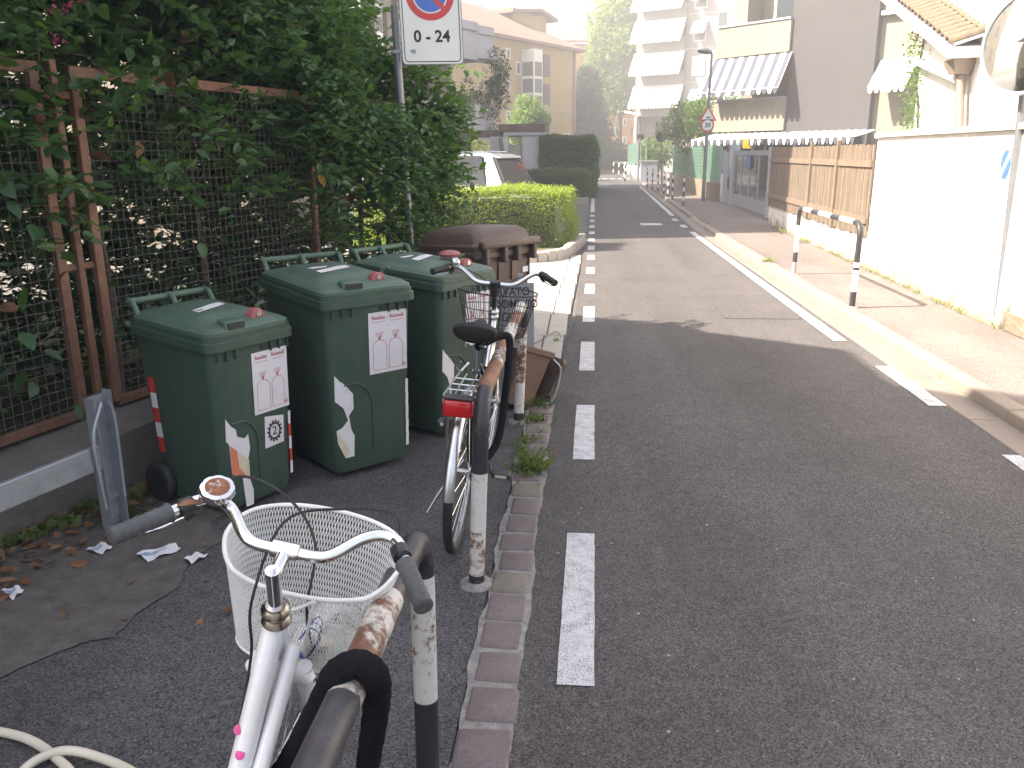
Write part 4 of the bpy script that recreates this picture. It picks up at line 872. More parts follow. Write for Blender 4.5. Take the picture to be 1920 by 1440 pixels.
    for s in (1,-1):
        pts=[clamp+Vector((x,y*s,z)) for x,y,z in half]; sp=spline(pts,8); 
        mb=MB(); mb.tube(sp,.0112,14); mb.build('handlebar',bar_m,e)
        k=len(sp); g0=sp[int(k*(.90 if style==1 else .88))-2]; g1=pts[-1]; d=(g1-g0).normalized(); ln=.115
        gs=g1-d*(ln-.02)
        grips(e,[gs,gs+d*.03,gs+d*.06,gs+d*.09,g1+d*.012],m_grip if style==1 else m_black,.0165)
        # brake lever
        mb=MB(); b0=gs-d*.03; dn=Vector((0,0,-1)); fw=Vector((.6,0,-.5)).normalized()
        mb.tube([b0+d*-.012,b0+d*.012],.0165,12); mb.tube(spline([b0,b0+fw*.03-d*.01,b0+fw*.045+d*.02],4),[.011]*9,8); mb.build('brake_clamp',m_blackpl,e)
        mb=MB(); mb.tube(spline([b0+fw*.032,b0+fw*.05+d*.03,b0+fw*.05+d*.075,b0+fw*.036+d*.12],5),[.0062-.00012*i for i in range(16)],8,flat=.6); mb.build('brake_lever',m_chrome if style==1 else m_alu,e)
        if style==1:     # brake cable looping over the basket
            mb=MB(); yy=s; c0=b0+fw*.03-d*.02
            if s>0: cp=[c0,c0+Vector((.09,-.03,.03)),clamp+Vector((.15,.06,.025)),clamp+Vector((.1,-.02,-.03)),hb+Vector((.03,-.03,.1)),cr+Vector((.05,-.04,.02))]
            else: cp=[c0,c0+Vector((.07,.03,.03)),clamp+Vector((.11,-.06,.045)),clamp+Vector((.06,.03,.02)),clamp+Vector((-.02,.045,-.1)),hb+Vector((-.03,.045,.02)),hb+Vector((-.1,.03,-.1))]
            mb.tube(spline(cp,7),.0028,6); mb.build('brake_cable',m_black,e)
        else:
            mb=MB(); c0=b0+fw*.03; mb.tube(spline([c0,c0+Vector((.06,-.06*s,.0)),clamp+Vector((.1,.05*s,-.02)),hb+Vector((.06,.02*s,.05)),cr+Vector((.04,.03*s,-.05))],6),.0028,6); mb.build('brake_cable',m_black,e)
    # bell
    if style==1:
        bp=clamp+Vector((.06,.158,.040)); ax=Vector((-.35,-.12,.93)).normalized(); mb=MB(); kx,ky=frame(ax)
        def fl(r,h): return [bp+ax*h+(kx*math.cos(a)+ky*math.sin(a))*r*(.955+.06*math.sqrt(abs(math.cos(4*a)))) for a in np.linspace(0,2*PI,96,endpoint=False)]
        mb.loft([fl(.02,.008),fl(.03,.012),fl(.032,.02),fl(.0295,.027),fl(.022,.029)]); bl=mb.build('bell',m_chrome,e)
        m_bell=paint_wear('bell_face',(.62,.6,.56),(.22,.08,.03),.33,60.,.5); mb=MB(); mb.lathe([(.022,.0292),(.0215,.0298),(.012,.0302)],bp,ax,28); mb.build('bell_face',m_bell,bl)
        mb=MB(); mb.tube([bp+Vector((-.01,0,-.012)),bp+ax*.01],.011,10); mb.build('bell_clamp',m_blackpl,bl); mb=MB(); mb.tube(spline([bp+Vector((-.03,.015,.0)),bp+Vector((-.045,.03,.004)),bp+Vector((-.055,.045,.0))],3),[.006,.008,.009,.01,.01,.008,.005],8,flat=.5); mb.build('bell_lever',m_prust,bl)
    else:
        bp=clamp+Vector((.0,.205,.085)); mb=MB(); mb.lathe([(.024,0),(.024,.01),(.018,.02),(.006,.024)],bp,(-.3,0,.9),18); mb.build('bell',m_alu,e)
    # seat
    sp_=Vector((.255,0,.72)); stp=Vector((.225,0,.86)) ; mb=MB(); mb.tube([sp_,stp],.0125,10); mb.build('seat_post',m_alu,e)
    secs=[]; z=stp.z+.055
    for x,wd,h,dz in ((-.135,.06,.034,.008),(-.128,.09,.05,.012),(-.08,.097,.055,.014),(-.02,.075,.055,.006),(.04,.042,.05,.0),(.1,.026,.042,.002),(.14,.02,.03,.0),(.15,.01,.015,-.005)):
        secs.append([(stp.x+x,wd*math.cos(a),z+dz+(h*.45 if math.sin(a)>0 else h)*math.sin(a)) for a in np.linspace(0,2*PI,16,endpoint=False)])
    mb=MB(); mb.loft(secs); sd_=mb.build('saddle',m_saddle,e); mb=MB()
    for y in (-1,1): mb.tube(spline([(stp.x-.1,y*.05,z-.03),(stp.x-.02,y*.02,z-.055),(stp.x+.1,y*.012,z-.03)],5),.0035,6); mb.torus((stp.x-.09,y*.035,z-.055),(0,0,1),.014,.003,12,5)
    mb.build('saddle_rails',m_alu,sd_)
    # drive train
    mb=MB(); mb.lathe([(.07,-.002),(.085,-.0025),(.085,.0025),(.07,.002)],BB+Vector((0,-.045,0)),(0,1,0),36,cap=False); 
    for i in range(5): a=2*PI*i/5; mb.tube([BB+Vector((0,-.045,0)),BB+Vector((.075*math.cos(a),-.045,.075*math.sin(a)))],.006,6)
    mb.build('chainring',m_alu,e)
    mb=MB(); 
    for q in (1,-1): mb.tube([BB+Vector((0,-.045,.082*q)),A+Vector((0,-.045,.034*q))],.0045,6,flat=1.)
    mb.torus(A+Vector((0,-.045,0)),(0,1,0),.034,.005,18,5); mb.build('chain',m_blackpl,e)
    for s,ang in ((-1,R(-60)),(1,R(120))):
        d=Vector((math.cos(ang),0,math.sin(ang))); p0=BB+Vector((0,s*.06,0)); p1=p0+d*.17+Vector((0,s*.012,0)); mb=MB(); mb.tube([p0,p1],[.012,.0095],10); co=mb.build('crank',m_alu,e)
        mb=MB(); c=p1+Vector((0,s*.055,0)); mb.box((c.x-.035,c.y-.045,c.z-.012),(c.x+.035,c.y+.045,c.z+.012)); po=mb.build('pedal',m_blackpl,co,bevel=.005)
        for q in (-1,1): MB().box((c.x+q*.0355-.001,c.y-.028,c.z-.007),(c.x+q*.0355+.001,c.y+.028,c.z+.007)).build('reflector',m_creamp,po)
    mb=MB(); mb.tube(spline([(.33,.035,.27),(.28,.12,.14),(.25,.18,.02)],4),.008,8); mb.build('kickstand',m_alu,e)
    return e,ct,clamp,hb,cr,Rw,WB
# ---- white bicycle in front
e1,ct,clamp,hb,cr,Rw,WB=bike('white step-through bicycle with a white mesh basket in front of the rusty rack',(-.7165,.45),R(88),R(10.5),m_whitep,m_chrome,1)
def oval(cx,cy,a,b,z,n,dz=0.,sq=2.4):
    out=[]
    for i in range(n):
        t=2*PI*i/n; c,s=math.cos(t),math.sin(t); rr=(abs(c)**sq+abs(s)**sq)**(-1/sq); out.append(Vector((cx+b*c*rr,cy+a*s*rr,z+dz*c)))
    return out
bc=clamp.x+.165; zr=.905; zbt=.685; NB=150
def bsk(u,v):     # u 0..1 round, v 0..1 up
    t=2*PI*u; c,s=math.cos(t),math.sin(t); sq=2.35; rr=(abs(c)**sq+abs(s)**sq)**(-1/sq); a=.132+.044*v; b=.082+.036*v
    zt=zr+.02*c-(.0 if c>-.3 else .025*min(1,(-.3-c)/.4)); return Vector((bc+.012*v+b*c*rr-(.0),a*s*rr,zbt+(zt-zbt)*v))
bk=empty_part=None
mb=MB(); mb.tube([bsk(i/72,1.) for i in range(73)],.0046,8,cap=False); bo=mb.build('basket_rim',m_bask,e1)
mb=MB(); mb.tube([bsk(i/72,0.) for i in range(73)],.003,6,cap=False)
NU=165; K=14
for i in range(NU):
    for sg in (1,-1): mb.tube([bsk((i+sg*q*.62)/NU*1.0,q/K) for q in range(K+1)],.0009,4,cap=False)
nb_=36
for i in range(-nb_,nb_+1):      # floor mesh
    for sg in (1,-1):
        pts=[]
        for k_ in range(41):
            x=-.12+.24*k_/40; y=i*.0082+sg*x
            r_=(abs(x/.082)**2.35+abs(y/.132)**2.35)
            if r_<1: pts.append(Vector((bc+x,y,zbt)))
        if len(pts)>1: mb.tube([pts[0],pts[-1]],.001,4,cap=False)
mb.build('basket_mesh',m_bask,bo)
mb=MB()
for y in (-.045,.045): mb.tube(spline([bsk(.5+y*.9,.98)+Vector((-.006,0,.0)),bsk(.5+y*.8,.5)+Vector((-.006,0,0)),bsk(.5+y*.8,.02)+Vector((-.004,0,-.01))],4),.0036,6)
mb.tube(spline([bsk(.46,.98)+Vector((-.006,0,0)),Vector((bc-.11,.0,zr-.075)),bsk(.54,.98)+Vector((-.006,0,0))],6),.0035,6); mb.build('basket_brace',m_bask,bo)
mb=MB()
for y in (-1,1): mb.tube([Vector((bc-.02,y*.055,zbt)),Vector((WB,y*.058,Rw))],.0035,6)
mb.build('basket_stay',m_chrome,e1)
mb=MB(); mb.tube([cr+Vector((.05,-.04,.03)),cr+Vector((.09,-.04,-.02))],[.012,.02],14); mb.lathe([(.02,0),(.026,.015),(.026,.03),(.01,.036)],cr+Vector((.08,-.045,-.015)),(.8,0,.2),18); mb.build('front_lamp',m_creamp,e1)
for k_ in range(3):
    mb=MB(); c_=cr+Vector((.03,-.02,.05)); mb.tube(spline([c_+Vector((0,0,0)),c_+Vector((.02*k_-.01,-.02,.035)),c_+Vector((.02,-.035,.01*k_)),c_+Vector((-.01,-.02,-.03)),c_+Vector((.0,.01*k_,-.02))],6),.0014,5); mb.build('lamp_wire',m_blue if k_<2 else m_black,e1)
mb=MB(); mb.tube(spline([cr+Vector((.045,-.07,.03)),cr+Vector((.06,-.03,.0)),cr+Vector((.06,.03,.0)),cr+Vector((.045,.065,-.03))],5),.006,8); mb.build('front_brake',m_chromer,e1)
m_petal=M('decal_pink',(.6,.06,.25),.4,bst=0,var=.2)
for t,y in ((.30,.018),(.36,.004),(.46,.012)):
    p=Vector((.86,y,.83)).lerp(Vector((.70,y,.55)),t*2); mb=MB(); mb.lathe([(.003,0),(.009,.001),(.006,.002)],p+Vector((-.0168,0,.0125)),(-.8,0,.6),10); mb.build('flower_decal',m_petal,e1)
# ---- silver bicycle behind
e2,ct,clamp,hb,cr,Rw,WB=bike('silver bicycle with black wire basket and rear carrier leaning on the rack',(-.525,3.25),R(89.2),R(5),m_alu,m_alu,2)
bc=clamp.x+.155
def wb(u,v): t=2*PI*u; a=.15+.055*v; b=.105+.035*v; return Vector((bc+b*math.cos(t),a*math.sin(t),.735+.225*v))
mb=MB()
mb.tube([wb(i/48,1) for i in range(49)],.004,6,cap=False); bo=mb.build('wire_basket',m_blackpl,e2); mb=MB()
for v in (0,.12,.24,.62): mb.tube([wb(i/48,v) for i in range(49)],.0022,5,cap=False)
for i in range(44): mb.tube([wb(i/44,0),wb(i/44,1)],.0017,5,cap=False)
for i in range(-7,8): 
    y=i*.02; b=.105*math.sqrt(max(0,1-(y/.15)**2)); mb.tube([(bc-b,y,.735),(bc+b,y,.735)],.0015,4,cap=False)
for i in range(-5,6):
    x=i*.02; a=.15*math.sqrt(max(0,1-(x/.105)**2)); mb.tube([(bc+x,-a,.735),(bc+x,a,.735)],.0015,4,cap=False)
mb.build('basket_wires',m_blackpl,bo)
mb=MB(); zc=.735
for y in (-.055,.055): mb.tube(spline([(.2,y*.5,zc+.03),(.12,y,zc),(-.1,y*1.1,zc),(-.2,y*1.15,zc+.0)],5),.0045,6); mb.tube([(-.08,y*1.1,zc),(0,y*1.2,Rw)],.004,6); mb.tube([(-.14,y*1.1,zc),(0,y*1.2,Rw)],.004,6)
mb.tube([(-.2,-.063,zc),(-.2,.063,zc)],.0045,6)
for y in (-.022,.022): mb.tube([(.13,y,zc),(-.19,y,zc)],.0035,6)
for x in (.05,-.04,-.12): mb.tube([(x,-.06,zc),(x,.06,zc)],.0035,6)
cg=mb.build('carrier',m_alu,e2)
mb=MB(); mb.tube(spline([(.1,.04,zc+.012),(.0,.05,zc+.06),(-.02,.03,zc+.09)],4),.0035,6); mb.tube(spline([(.1,-.04,zc+.012),(.02,-.05,zc+.02),(-.16,-.045,zc+.012)],4),.0035,6); mb.build('spring_clip',m_alu,cg)
mb=MB(); mb.box((-.245,-.058,zc-.075),(-.205,.058,zc-.005)); mb.build('tail_light',m_lens,e2,bevel=.01,seg=2); MB().box((-.248,-.06,zc-.004),(-.195,.06,zc+.006)).build('light_cap',m_blackpl,e2,bevel=.003)
mb=MB(); mb.box((-.03,.05,.5),(.03,.085,.58)); mb.build('dynamo',m_blackpl,e2,bevel=.006)
# ---- locks
def tube_thing(name,label,cat,pts,r,mat,n=12,k=7,wob=0.):
    P=spline(pts,k); rr=[r*(1+wob*math.sin(i*2.1)) for i in range(len(P))]; mb=MB(); mb.tube(P,rr,n); return tag(mb.build(name,mat),label,cat)
tube_thing('chain_lock','thick black fabric sleeved chain lock looped over the worn rack rail','lock',[gp(498,1500,.42),gp(560,1400,.60),gp(610,1305,.77),gp(632,1262,.826),gp(672,1245,.842),gp(704,1268,.815),gp(706,1320,.73),gp(695,1400,.56),gp(680,1500,.30)],.0235,m_fabric,14,8,.04)
tube_thing('cable_lock','black cable lock hanging round the rail of the rusty rack','lock',[Vector((-.44,3.42,.84)),Vector((-.36,3.52,.865)),Vector((-.315,3.56,.84)),Vector((-.325,3.5,.65)),Vector((-.36,3.4,.42)),Vector((-.45,3.3,.36)),Vector((-.47,3.42,.5)),Vector((-.42,3.55,.72))],.0165,m_fabric,12,8)
tube_thing('cream_hose','cream cable loop passing under another cream loop on the path','cable',[gp(-120,1330,.013),gp(-40,1362,.013),gp(50,1385,.013),gp(110,1425,.013),gp(140,1470,.013),gp(110,1560,.013)],.013,m_cable,10,8)
tube_thing('cream_hose','cream cable arching over another cream loop on the path','cable',[gp(20,1490,.016),gp(50,1438,.016),gp(115,1408,.03),gp(185,1420,.016),gp(260,1455,.013),gp(330,1520,.013)],.013,m_cable,10,8)
for o in bpy.data.objects:
    if o.name.startswith('cream_hose'): o['group']='loops of cream cable'
# ================================================================= SIGN POLE (left)
YS=6.75
pbm=at(772,478,YS); pt_=at(740,30,YS)
sg=empty('parking_sign','leaning grey pole with a white no parking sign marked 0 - 24','sign',(pbm.x+.02,YS,0))
o3=Vector((pbm.x+.02,YS,0)); lean=(pt_.x-o3.x)/2.7
mb=MB(); mb.tube([(0,0,-.02),(lean*2.72,0,2.72)],.03,16); mb.build('pole',m_polegrey,sg)
c0=at(755,122,YS-.05); c1=at(868,117,YS-.05); wS=(c1-c0).x; du=Vector(((c1-c0).x,.14,(c1-c0).z)).normalized(); up_=Vector((-.045,0,1)).normalized(); up_=(up_-du*up_.dot(du)).normalized(); nn=du.cross(up_); nn=nn if nn.y<0 else -nn
O=c0-o3
hS=.72; wS=wS*1.02
SP=lambda u,v,t:O+du*u+up_*v+nn*t
def rr2(x0,y0,x1,y1,r,n=5): 
    out=[]
    for cx,cy,a0 in ((x1-r,y1-r,0),(x0+r,y1-r,PI/2),(x0+r,y0+r,PI),(x1-r,y0+r,1.5*PI)):
        out+=[(cx+r*math.cos(a0+PI/2*k/n),cy+r*math.sin(a0+PI/2*k/n)) for k in range(n+1)]
    return out
mb=MB(); mb.prism(rr2(0,0,wS,hS,.035),SP,-.012,0); pl=mb.build('panel',m_polegrey,sg)
MB().prism(rr2(.006,.006,wS-.006,hS-.006,.03),SP,.0002,.0012).build('sign_face',m_signw,pl)
MB().ribbon(rr2(.022,.022,wS-.022,hS-.022,.03),.007,SP,.0018,closed=True).build('sign_border',m_ink,pl)
text('numerals','0 - 24',.118,m_ink,lambda u,v,t:SP(wS*.5+u,.2+v,.0016+t),pl,1.0,bold=.003)
def disc(cx,cy,r,n=40): return [(cx+r*math.cos(2*PI*k/n),cy+r*math.sin(2*PI*k/n)) for k in range(n)]
MB().prism(disc(wS/2,.50,.185),SP,.0014,.002).build('red_ring',m_signr,pl); MB().prism(disc(wS/2,.50,.135),SP,.0021,.0026).build('white_ring',m_signw,pl); MB().prism(disc(wS/2,.50,.125),SP,.0027,.0032).build('blue_disc',m_blue,pl)
MB().prism([(wS/2-.11,.50+.085),(wS/2-.085,.50+.11),(wS/2+.11,.50-.085),(wS/2+.085,.50-.11)],SP,.0033,.0038).build('red_slash',m_signr,pl)
mb=MB(); 
for v in (.1,.5): q=SP(.03,v,-.02); mb.box((q.x-.1,q.y-.01,q.z-.012),(q.x+.08,q.y+.006,q.z+.012))
mb.build('bracket',m_galv,sg)
for q in [gp(905,560)]: pass
# ================================================================= MID-GROUND HEDGES, BED EDGE, CAR
z0=-.02
box_hedge('clipped_hedge','low sunlit clipped hedge beside the brown bin and the road','clipped hedges along the road',[Vector((-4.2,15.1)),Vector((-3.4,14.05)),Vector((-.25,14.5)),Vector((-.15,15.75))],1.0,.02,1500,.036,lm_hedge)
bed=empty('bed_edging','curved stone edging round the clipped hedge beside the drive','edging')
edge=spline([Vector((-3.8,13.2,0)),Vector((-2.,13.05,0)),Vector((-.9,12.95,0)),Vector((-.35,13.5,0)),Vector((-.05,15.5,0)),Vector((-.02,16.2,0))],8)
acc=0; last=edge[0]
for i in range(0,len(edge)-2,2):
    a,b=edge[i],edge[i+2]; d=(b-a); mb=MB(); mb.slab(a,a+d*.97,.14,-.02,.16+random.uniform(-.01,.01)); mb.build('edging_stone',m_conc,bed,bevel=.015,seg=2)
tag(MB().add([(p.x,p.y+.05,.06) for p in edge]+[(-.1,16.2,.06),(-4,16.2,.06)],[tuple(range(len(edge)+2))]).build('flower_bed',m_soil),kind='structure')
box_hedge('clipped_hedge','middle clipped hedge between the driveway and the tall hedge block','clipped hedges along the road',[Vector((-4.6,30.)),Vector((-4.5,28.6)),Vector((.05,29.)),Vector((.12,30.4))],1.05,.0,750,.07,lm_hedge2)
box_hedge('clipped_hedge','tall dark square clipped hedge block rising behind the middle hedge','clipped hedges along the road',[Vector((-1.55,37.)),Vector((-1.6,32.6)),Vector((.33,32.6)),Vector((.6,42.))],2.2,.0,620,.09,lm_hedge2)
mb=MB(); mb.box((-4.6,28.35,-.02),(.17,28.5,.22)); tag(mb.build('planter_kerb',m_conc),'low concrete kerb along the foot of the middle hedge','kerb')
box_hedge('clipped_hedge','far dark hedge closing the end of the road','clipped hedges along the road',[Vector((.3,88)),Vector((.3,86.5)),Vector((7.5,86.5)),Vector((7.5,88))],2.4,.0,110,.12,lm_hedge2)
# white car parked side-on behind the low hedge
def car(loc,rotz,label):
    e=empty('car',label,'car',loc,(0,0,rotz))          # local x: forward; tail at x=-2.35
    st=[(-2.38,.55,.80,.80,.88),(-2.34,.42,.85,1.0,.98),(-2.2,.33,.90,1.02,1.06),(-1.6,.28,.92,1.03,1.0),(-.5,.26,.93,1.02,.98),(.6,.26,.93,1.0,.98),(1.3,.27,.91,.98,.97),(1.9,.3,.86,.9,.9),(2.25,.38,.74,.78,.8),(2.33,.5,.6,.68,.7)]
    secs=[]
    for x,zl_,wd,zs,zt in st:
        secs.append([(x,-wd,zl_),(x,-wd*1.0,(zl_+zs)/2),(x,-wd*.97,zs),(x,-wd*.8,zt+.02),(x,0,zt+.05),(x,wd*.8,zt+.02),(x,wd*.97,zs),(x,wd,(zl_+zs)/2),(x,wd,zl_),(x,0,zl_-.04)])
    mb=MB(); mb.loft(secs); body=mb.build('body',m_carw,e)
    # greenhouse: roof rings (x, half width at belt, half width top, z)
    belt=[(-2.28,-.83),(-2.28,.83),(.95,.83),(.95,-.83)]
    rf=[(-1.98,1.60,.60),(-1.7,1.655,.66),(-1.0,1.68,.68),(-.2,1.67,.68),(.3,1.60,.66)]
    mb=MB(); ro=[]
    for x,z,wd in rf: ro.append([(x,-wd,z-.06),(x,-wd*.9,z-.012),(x,-wd*.4,z+.012),(x,0,z+.016),(x,wd*.4,z+.012),(x,wd*.9,z-.012),(x,wd,z-.06),(x,0,z-.09)])
    mb.loft(ro); mb.hexa([(-2.12,-.56,1.555),(-1.9,-.58,1.60),(-1.9,.58,1.60),(-2.12,.56,1.555)],[(-2.12,-.55,1.58),(-1.9,-.57,1.635),(-1.9,.57,1.635),(-2.12,.55,1.58)]); mb.build('roof',m_carw,e)
    for s in (-1,1):      # pillars
        mb=MB()
        for x0,x1,wx in ((-2.02,-1.95,.10),(-1.05,-1.02,.06),(-.0,.02,.06)): pass
        mb.hexa([(-2.30,s*.84,1.0),(-1.98,s*.85,1.0),(-1.98,s*.80,1.0),(-2.30,s*.79,1.0)],[(-1.98,s*.62,1.58),(-1.83,s*.645,1.60),(-1.83,s*.60,1.60),(-1.98,s*.58,1.58)])
        mb.build('pillar',m_carw,e); mb=MB(); mb.hexa([(.80,s*.85,1.0),(1.0,s*.83,1.0),(1.0,s*.78,1.0),(.80,s*.8,1.0)],[(.24,s*.65,1.56),(.32,s*.65,1.57),(.32,s*.6,1.57),(.24,s*.6,1.56)]); mb.build('pillar',m_carw,e)
        for x0,x1,t0,t1 in ((-1.96,-1.1,-1.78,-1.08),(-1.05,-.1,-1.03,-.12),(-.04,.8,-.06,.26)):
            mb=MB(); mb.hexa([(x0,s*.846,1.0),(x1,s*.85,1.0),(x1,s*.82,1.0),(x0,s*.82,1.0)],[(t0,s*.655,1.60),(t1,s*.668,1.605),(t1,s*.63,1.605),(t0,s*.62,1.60)]); mb.build('side_window',m_carg,e)
        mb=MB(); mb.hexa([(-1.1,s*.847,1.0),(-1.05,s*.848,1.0),(-1.05,s*.82,1.0),(-1.1,s*.82,1.0)],[(-1.08,s*.664,1.6),(-1.03,s*.666,1.6),(-1.03,s*.63,1.6),(-1.08,s*.63,1.6)]); mb.build('door_pillar',m_blackpl,e)
        mb=MB(); mb.hexa([(-2.42,s*.74,.86),(-2.15,s*.93,.86),(-2.15,s*.85,.86),(-2.3,s*.7,.86)],[(-2.36,s*.74,1.03),(-2.0,s*.9,1.03),(-2.0,s*.85,1.03),(-2.3,s*.7,1.03)]); mb.build('tail_light',m_lens,e,bevel=.02,seg=2)
        mb=MB(); mb.tube([(-1.8,s*.58,1.675),(-.2,s*.6,1.70)],.014,6); mb.build('roof_rail',m_alu,e)
        for x in (-1.35,1.4):
            mb=MB(); mb.lathe([(.2,-.1),(.335,-.1),(.345,-.06),(.345,.06),(.335,.1),(.2,.1)],(x,s*.83,.345),(0,1,0),28); wo=mb.build('wheel',m_black,e); mb=MB(); mb.lathe([(.21,-.08),(.05,-.1),(.05,.1),(.21,.08)],(x,s*.84,.345),(0,1,0),20); mb.build('rim',m_alu,wo)
    mb=MB(); mb.hexa([(-2.36,-.76,1.0),(-2.36,.76,1.0),(-2.3,.76,1.0),(-2.3,-.76,1.0)],[(-2.06,-.58,1.56),(-2.06,.58,1.56),(-2.,.58,1.56),(-2.,-.58,1.56)]); mb.build('rear_window',m_carg,e)
    mb=MB(); mb.hexa([(1.0,-.78,1.0),(1.0,.78,1.0),(.94,.78,1.0),(.94,-.78,1.0)],[(.33,-.6,1.57),(.33,.6,1.57),(.27,.6,1.57),(.27,-.6,1.57)]); mb.build('windscreen',m_carg,e)
    MB().box((-2.45,-.82,.42),(-2.33,.82,.66)).build('bumper',m_blackpl,e,bevel=.03,seg=2)
    MB().box((-2.44,-.27,.72),(-2.385,.27,.83)).build('number_plate',m_paper,e)
    return e
car((-3.45,17.35,0),R(163),'white estate car parked behind the low sunlit hedge')
# ================================================================= FAR LEFT BUILDINGS
def win(parent,pl,s,z0,z1,w_,fr=.07,mat=m_glass,off=.0,frm=None,frame_m=None):
    n3=Vector((pl.n[0],pl.n[1],0)); 
    a=pl.pt(s-w_/2,0,off+.0); b=pl.pt(s+w_/2,0,off+.0)
    f=MB().slab(a,b,.12,z0,z1).build('window',frame_m or m_winfr,parent)
    a=pl.pt(s-w_/2+fr,0,off+.0); b=pl.pt(s+w_/2-fr,0,off+.0)
    MB().slab(a,b,.135,z0+fr,z1-fr).build('pane',mat,f); return f
def shutter(parent,pl,s,z0,z1,w_,mat,off=.0):
    return MB().slab(pl.pt(s-w_/2,0,off),pl.pt(s+w_/2,0,off),.14,z0,z1).build('shutter',mat,parent)
# balcony block
BP=Plane((-5.85,36.),(.5,.866))
if BP.n[0]<0: BP.n=-BP.n
bb_=empty('apartment_block','cream apartment block with stepped white balcony parapets and planters','building')
def wallbox(par,pl,s0,s1,z0,z1,o0,o1,mat,name='wall'):
    p=[pl.pt(s0,0,o0),pl.pt(s1,0,o0),pl.pt(s1,0,o1),pl.pt(s0,0,o1)]
    return MB().hexa([(q.x,q.y,z0) for q in p],[(q.x,q.y,z1) for q in p]).build(name,mat,par)
wallbox(bb_,BP,-16,2.6,0,15,-9,-1.6,m_cream); wallbox(bb_,BP,-16.4,3.,15.003,15.3,-9.5,-.9,m_roof,'roof')
trg=empty
for fz in (2.55,5.65,8.75,11.85):
    sl_=wallbox(bb_,BP,-7.5,2.55,fz-.18,fz,-1.597,1.,m_whitepar,'balcony_slab')
    for s0,s1,o in ((-7.5,-4.2,.75),(-4.2,-1.2,.55),(-1.2,.9,1.0),(.9,2.5,.62)):
        pp=wallbox(bb_,BP,s0+.004,s1-.004,fz-.30,fz+1.0,o,o+.16,m_whitepar,'parapet')
        wallbox(bb_,BP,s0+.05,s1-.05,fz+.8,fz+1.12,o-.35,o+.24,m_whitepar,'planter')
    for s in (-6,-3,-.3): win(bb_,BP,s,fz+.2,fz+2.3,1.3,off=-1.55); shutter(bb_,BP,s+1.,fz+.2,fz+2.3,.45,m_shut,-1.56)
def planting(parent,name,c,r,n,ls,mat,k=10):
    cen=[np.array(c)+rng.normal(size=3)*np.array(r)*.5 for _ in range(k)]; P,D=clump_points(cen,[np.array(r)*.45]*k,n); return leaves(name,P,D,rng.uniform(.7,1.3,size=len(P))*ls,mat,parent)
for s,z,o,sz in ((-.2,9.85,.95,.7),(1.6,9.6,.6,.55),(-.2,12.9,.95,.6),(-.3,3.75,1.05,.7),(-3,3.7,.6,.8)): planting(bb_,'planter_foliage',BP.pt(s,z,o),(sz,sz,.35),70,.12,lm_shrub)
planting(bb_,'hanging_plant',BP.pt(1.7,4.2,.9),(.75,.75,1.1),160,.14,lm_conifer,14); planting(bb_,'hanging_plant',BP.pt(2.3,4.9,.9),(.7,.5,.5),60,.1,lm_shrub)
planting(bb_,'hanging_plant',BP.pt(-.2,3.1,1.25),(.5,.4,.6),70,.1,lm_shrub)
wallbox(bb_,BP,-6,-.2,2.0,2.24,-1,1.1,m_shut,'porch_beam')
# entrance canopy with gate
PY=33.
cp=empty('entrance_canopy','flat roofed entrance canopy with grey walls and slatted gate behind the white car','canopy')
def pbx(x0,y0,x1,y1,Y,d,mat,name,par): 
    a=at(x0,y1,Y); b=at(x1,y0,Y); return MB().box((a.x,Y,a.z),(b.x,Y+d,b.z)).build(name,mat,par)
pbx(935,232,1022,247,PY,3,m_roof2,'roof',cp); pbx(944,247,1022,254,PY+.05,2.8,m_whitepar,'fascia',cp)
pbx(815,244,938,258,PY+.4,3,m_roof2,'roof',cp); pbx(920,256,941,345,PY+.1,.3,m_whitepar,'wall',cp); pbx(944,254,953,345,PY+.1,.3,m_winfr,'post',cp); pbx(980,254,1010,345,PY+.12,2.5,m_whitepar,'wall',cp)
pbx(882,258,922,262,PY+.3,.3,m_winfr,'beam',cp); pbx(868,262,874,345,PY+.3,.3,m_cream,'post',cp); pbx(861,258,882,345,PY+2.2,.3,m_shut,'wall',cp)
mb=MB(); a=at(938,258,PY); b=at(938,345,PY); mb.tube([(a.x,PY-.04,a.z),(a.x+.1,PY-.04,a.z-.5),(a.x+.02,PY-.04,b.z)],.07,8); mb.build('downpipe',m_pipe,cp)
for i in range(9): pbx(953+i*3.1,275,955+i*3.1,345,PY+.5,.05,m_zinc,'gate_slat',cp)
pbx(953,271,981,275,PY+.49,.06,m_zinc,'gate_rail',cp)
tree('shrub','round green shrub glimpsed under the entrance canopy',(at(900,300,44).x,44.5,0),1.5,(0,0,1.3),(1.6,1.2,.8),40,70,.16,lm_hedge,.05,.5,seed=5,cat='shrub')
tree('shrub','light green young tree standing in front of the bay window of the yellow house',(at(990,250,52).x,52,0),4.6,(0,0,3.2),(1.0,1.,1.7),60,110,.2,lm_tree,.07,.5,seed=6,cat='tree')
# yellow house
YP=Plane((-.85,80.),(.5,.866))
if YP.n[0]<0: YP.n=-YP.n
yh=empty('apartment_house','yellow four storey house with dark shutters and glazed bay window','building')
s_r,_=YP.sz(1079,200); s_l=-22.
zE=YP.sz(1079,97)[1]
wallbox(yh,YP,s_l,s_r,0,zE,-12,0,m_yellow)
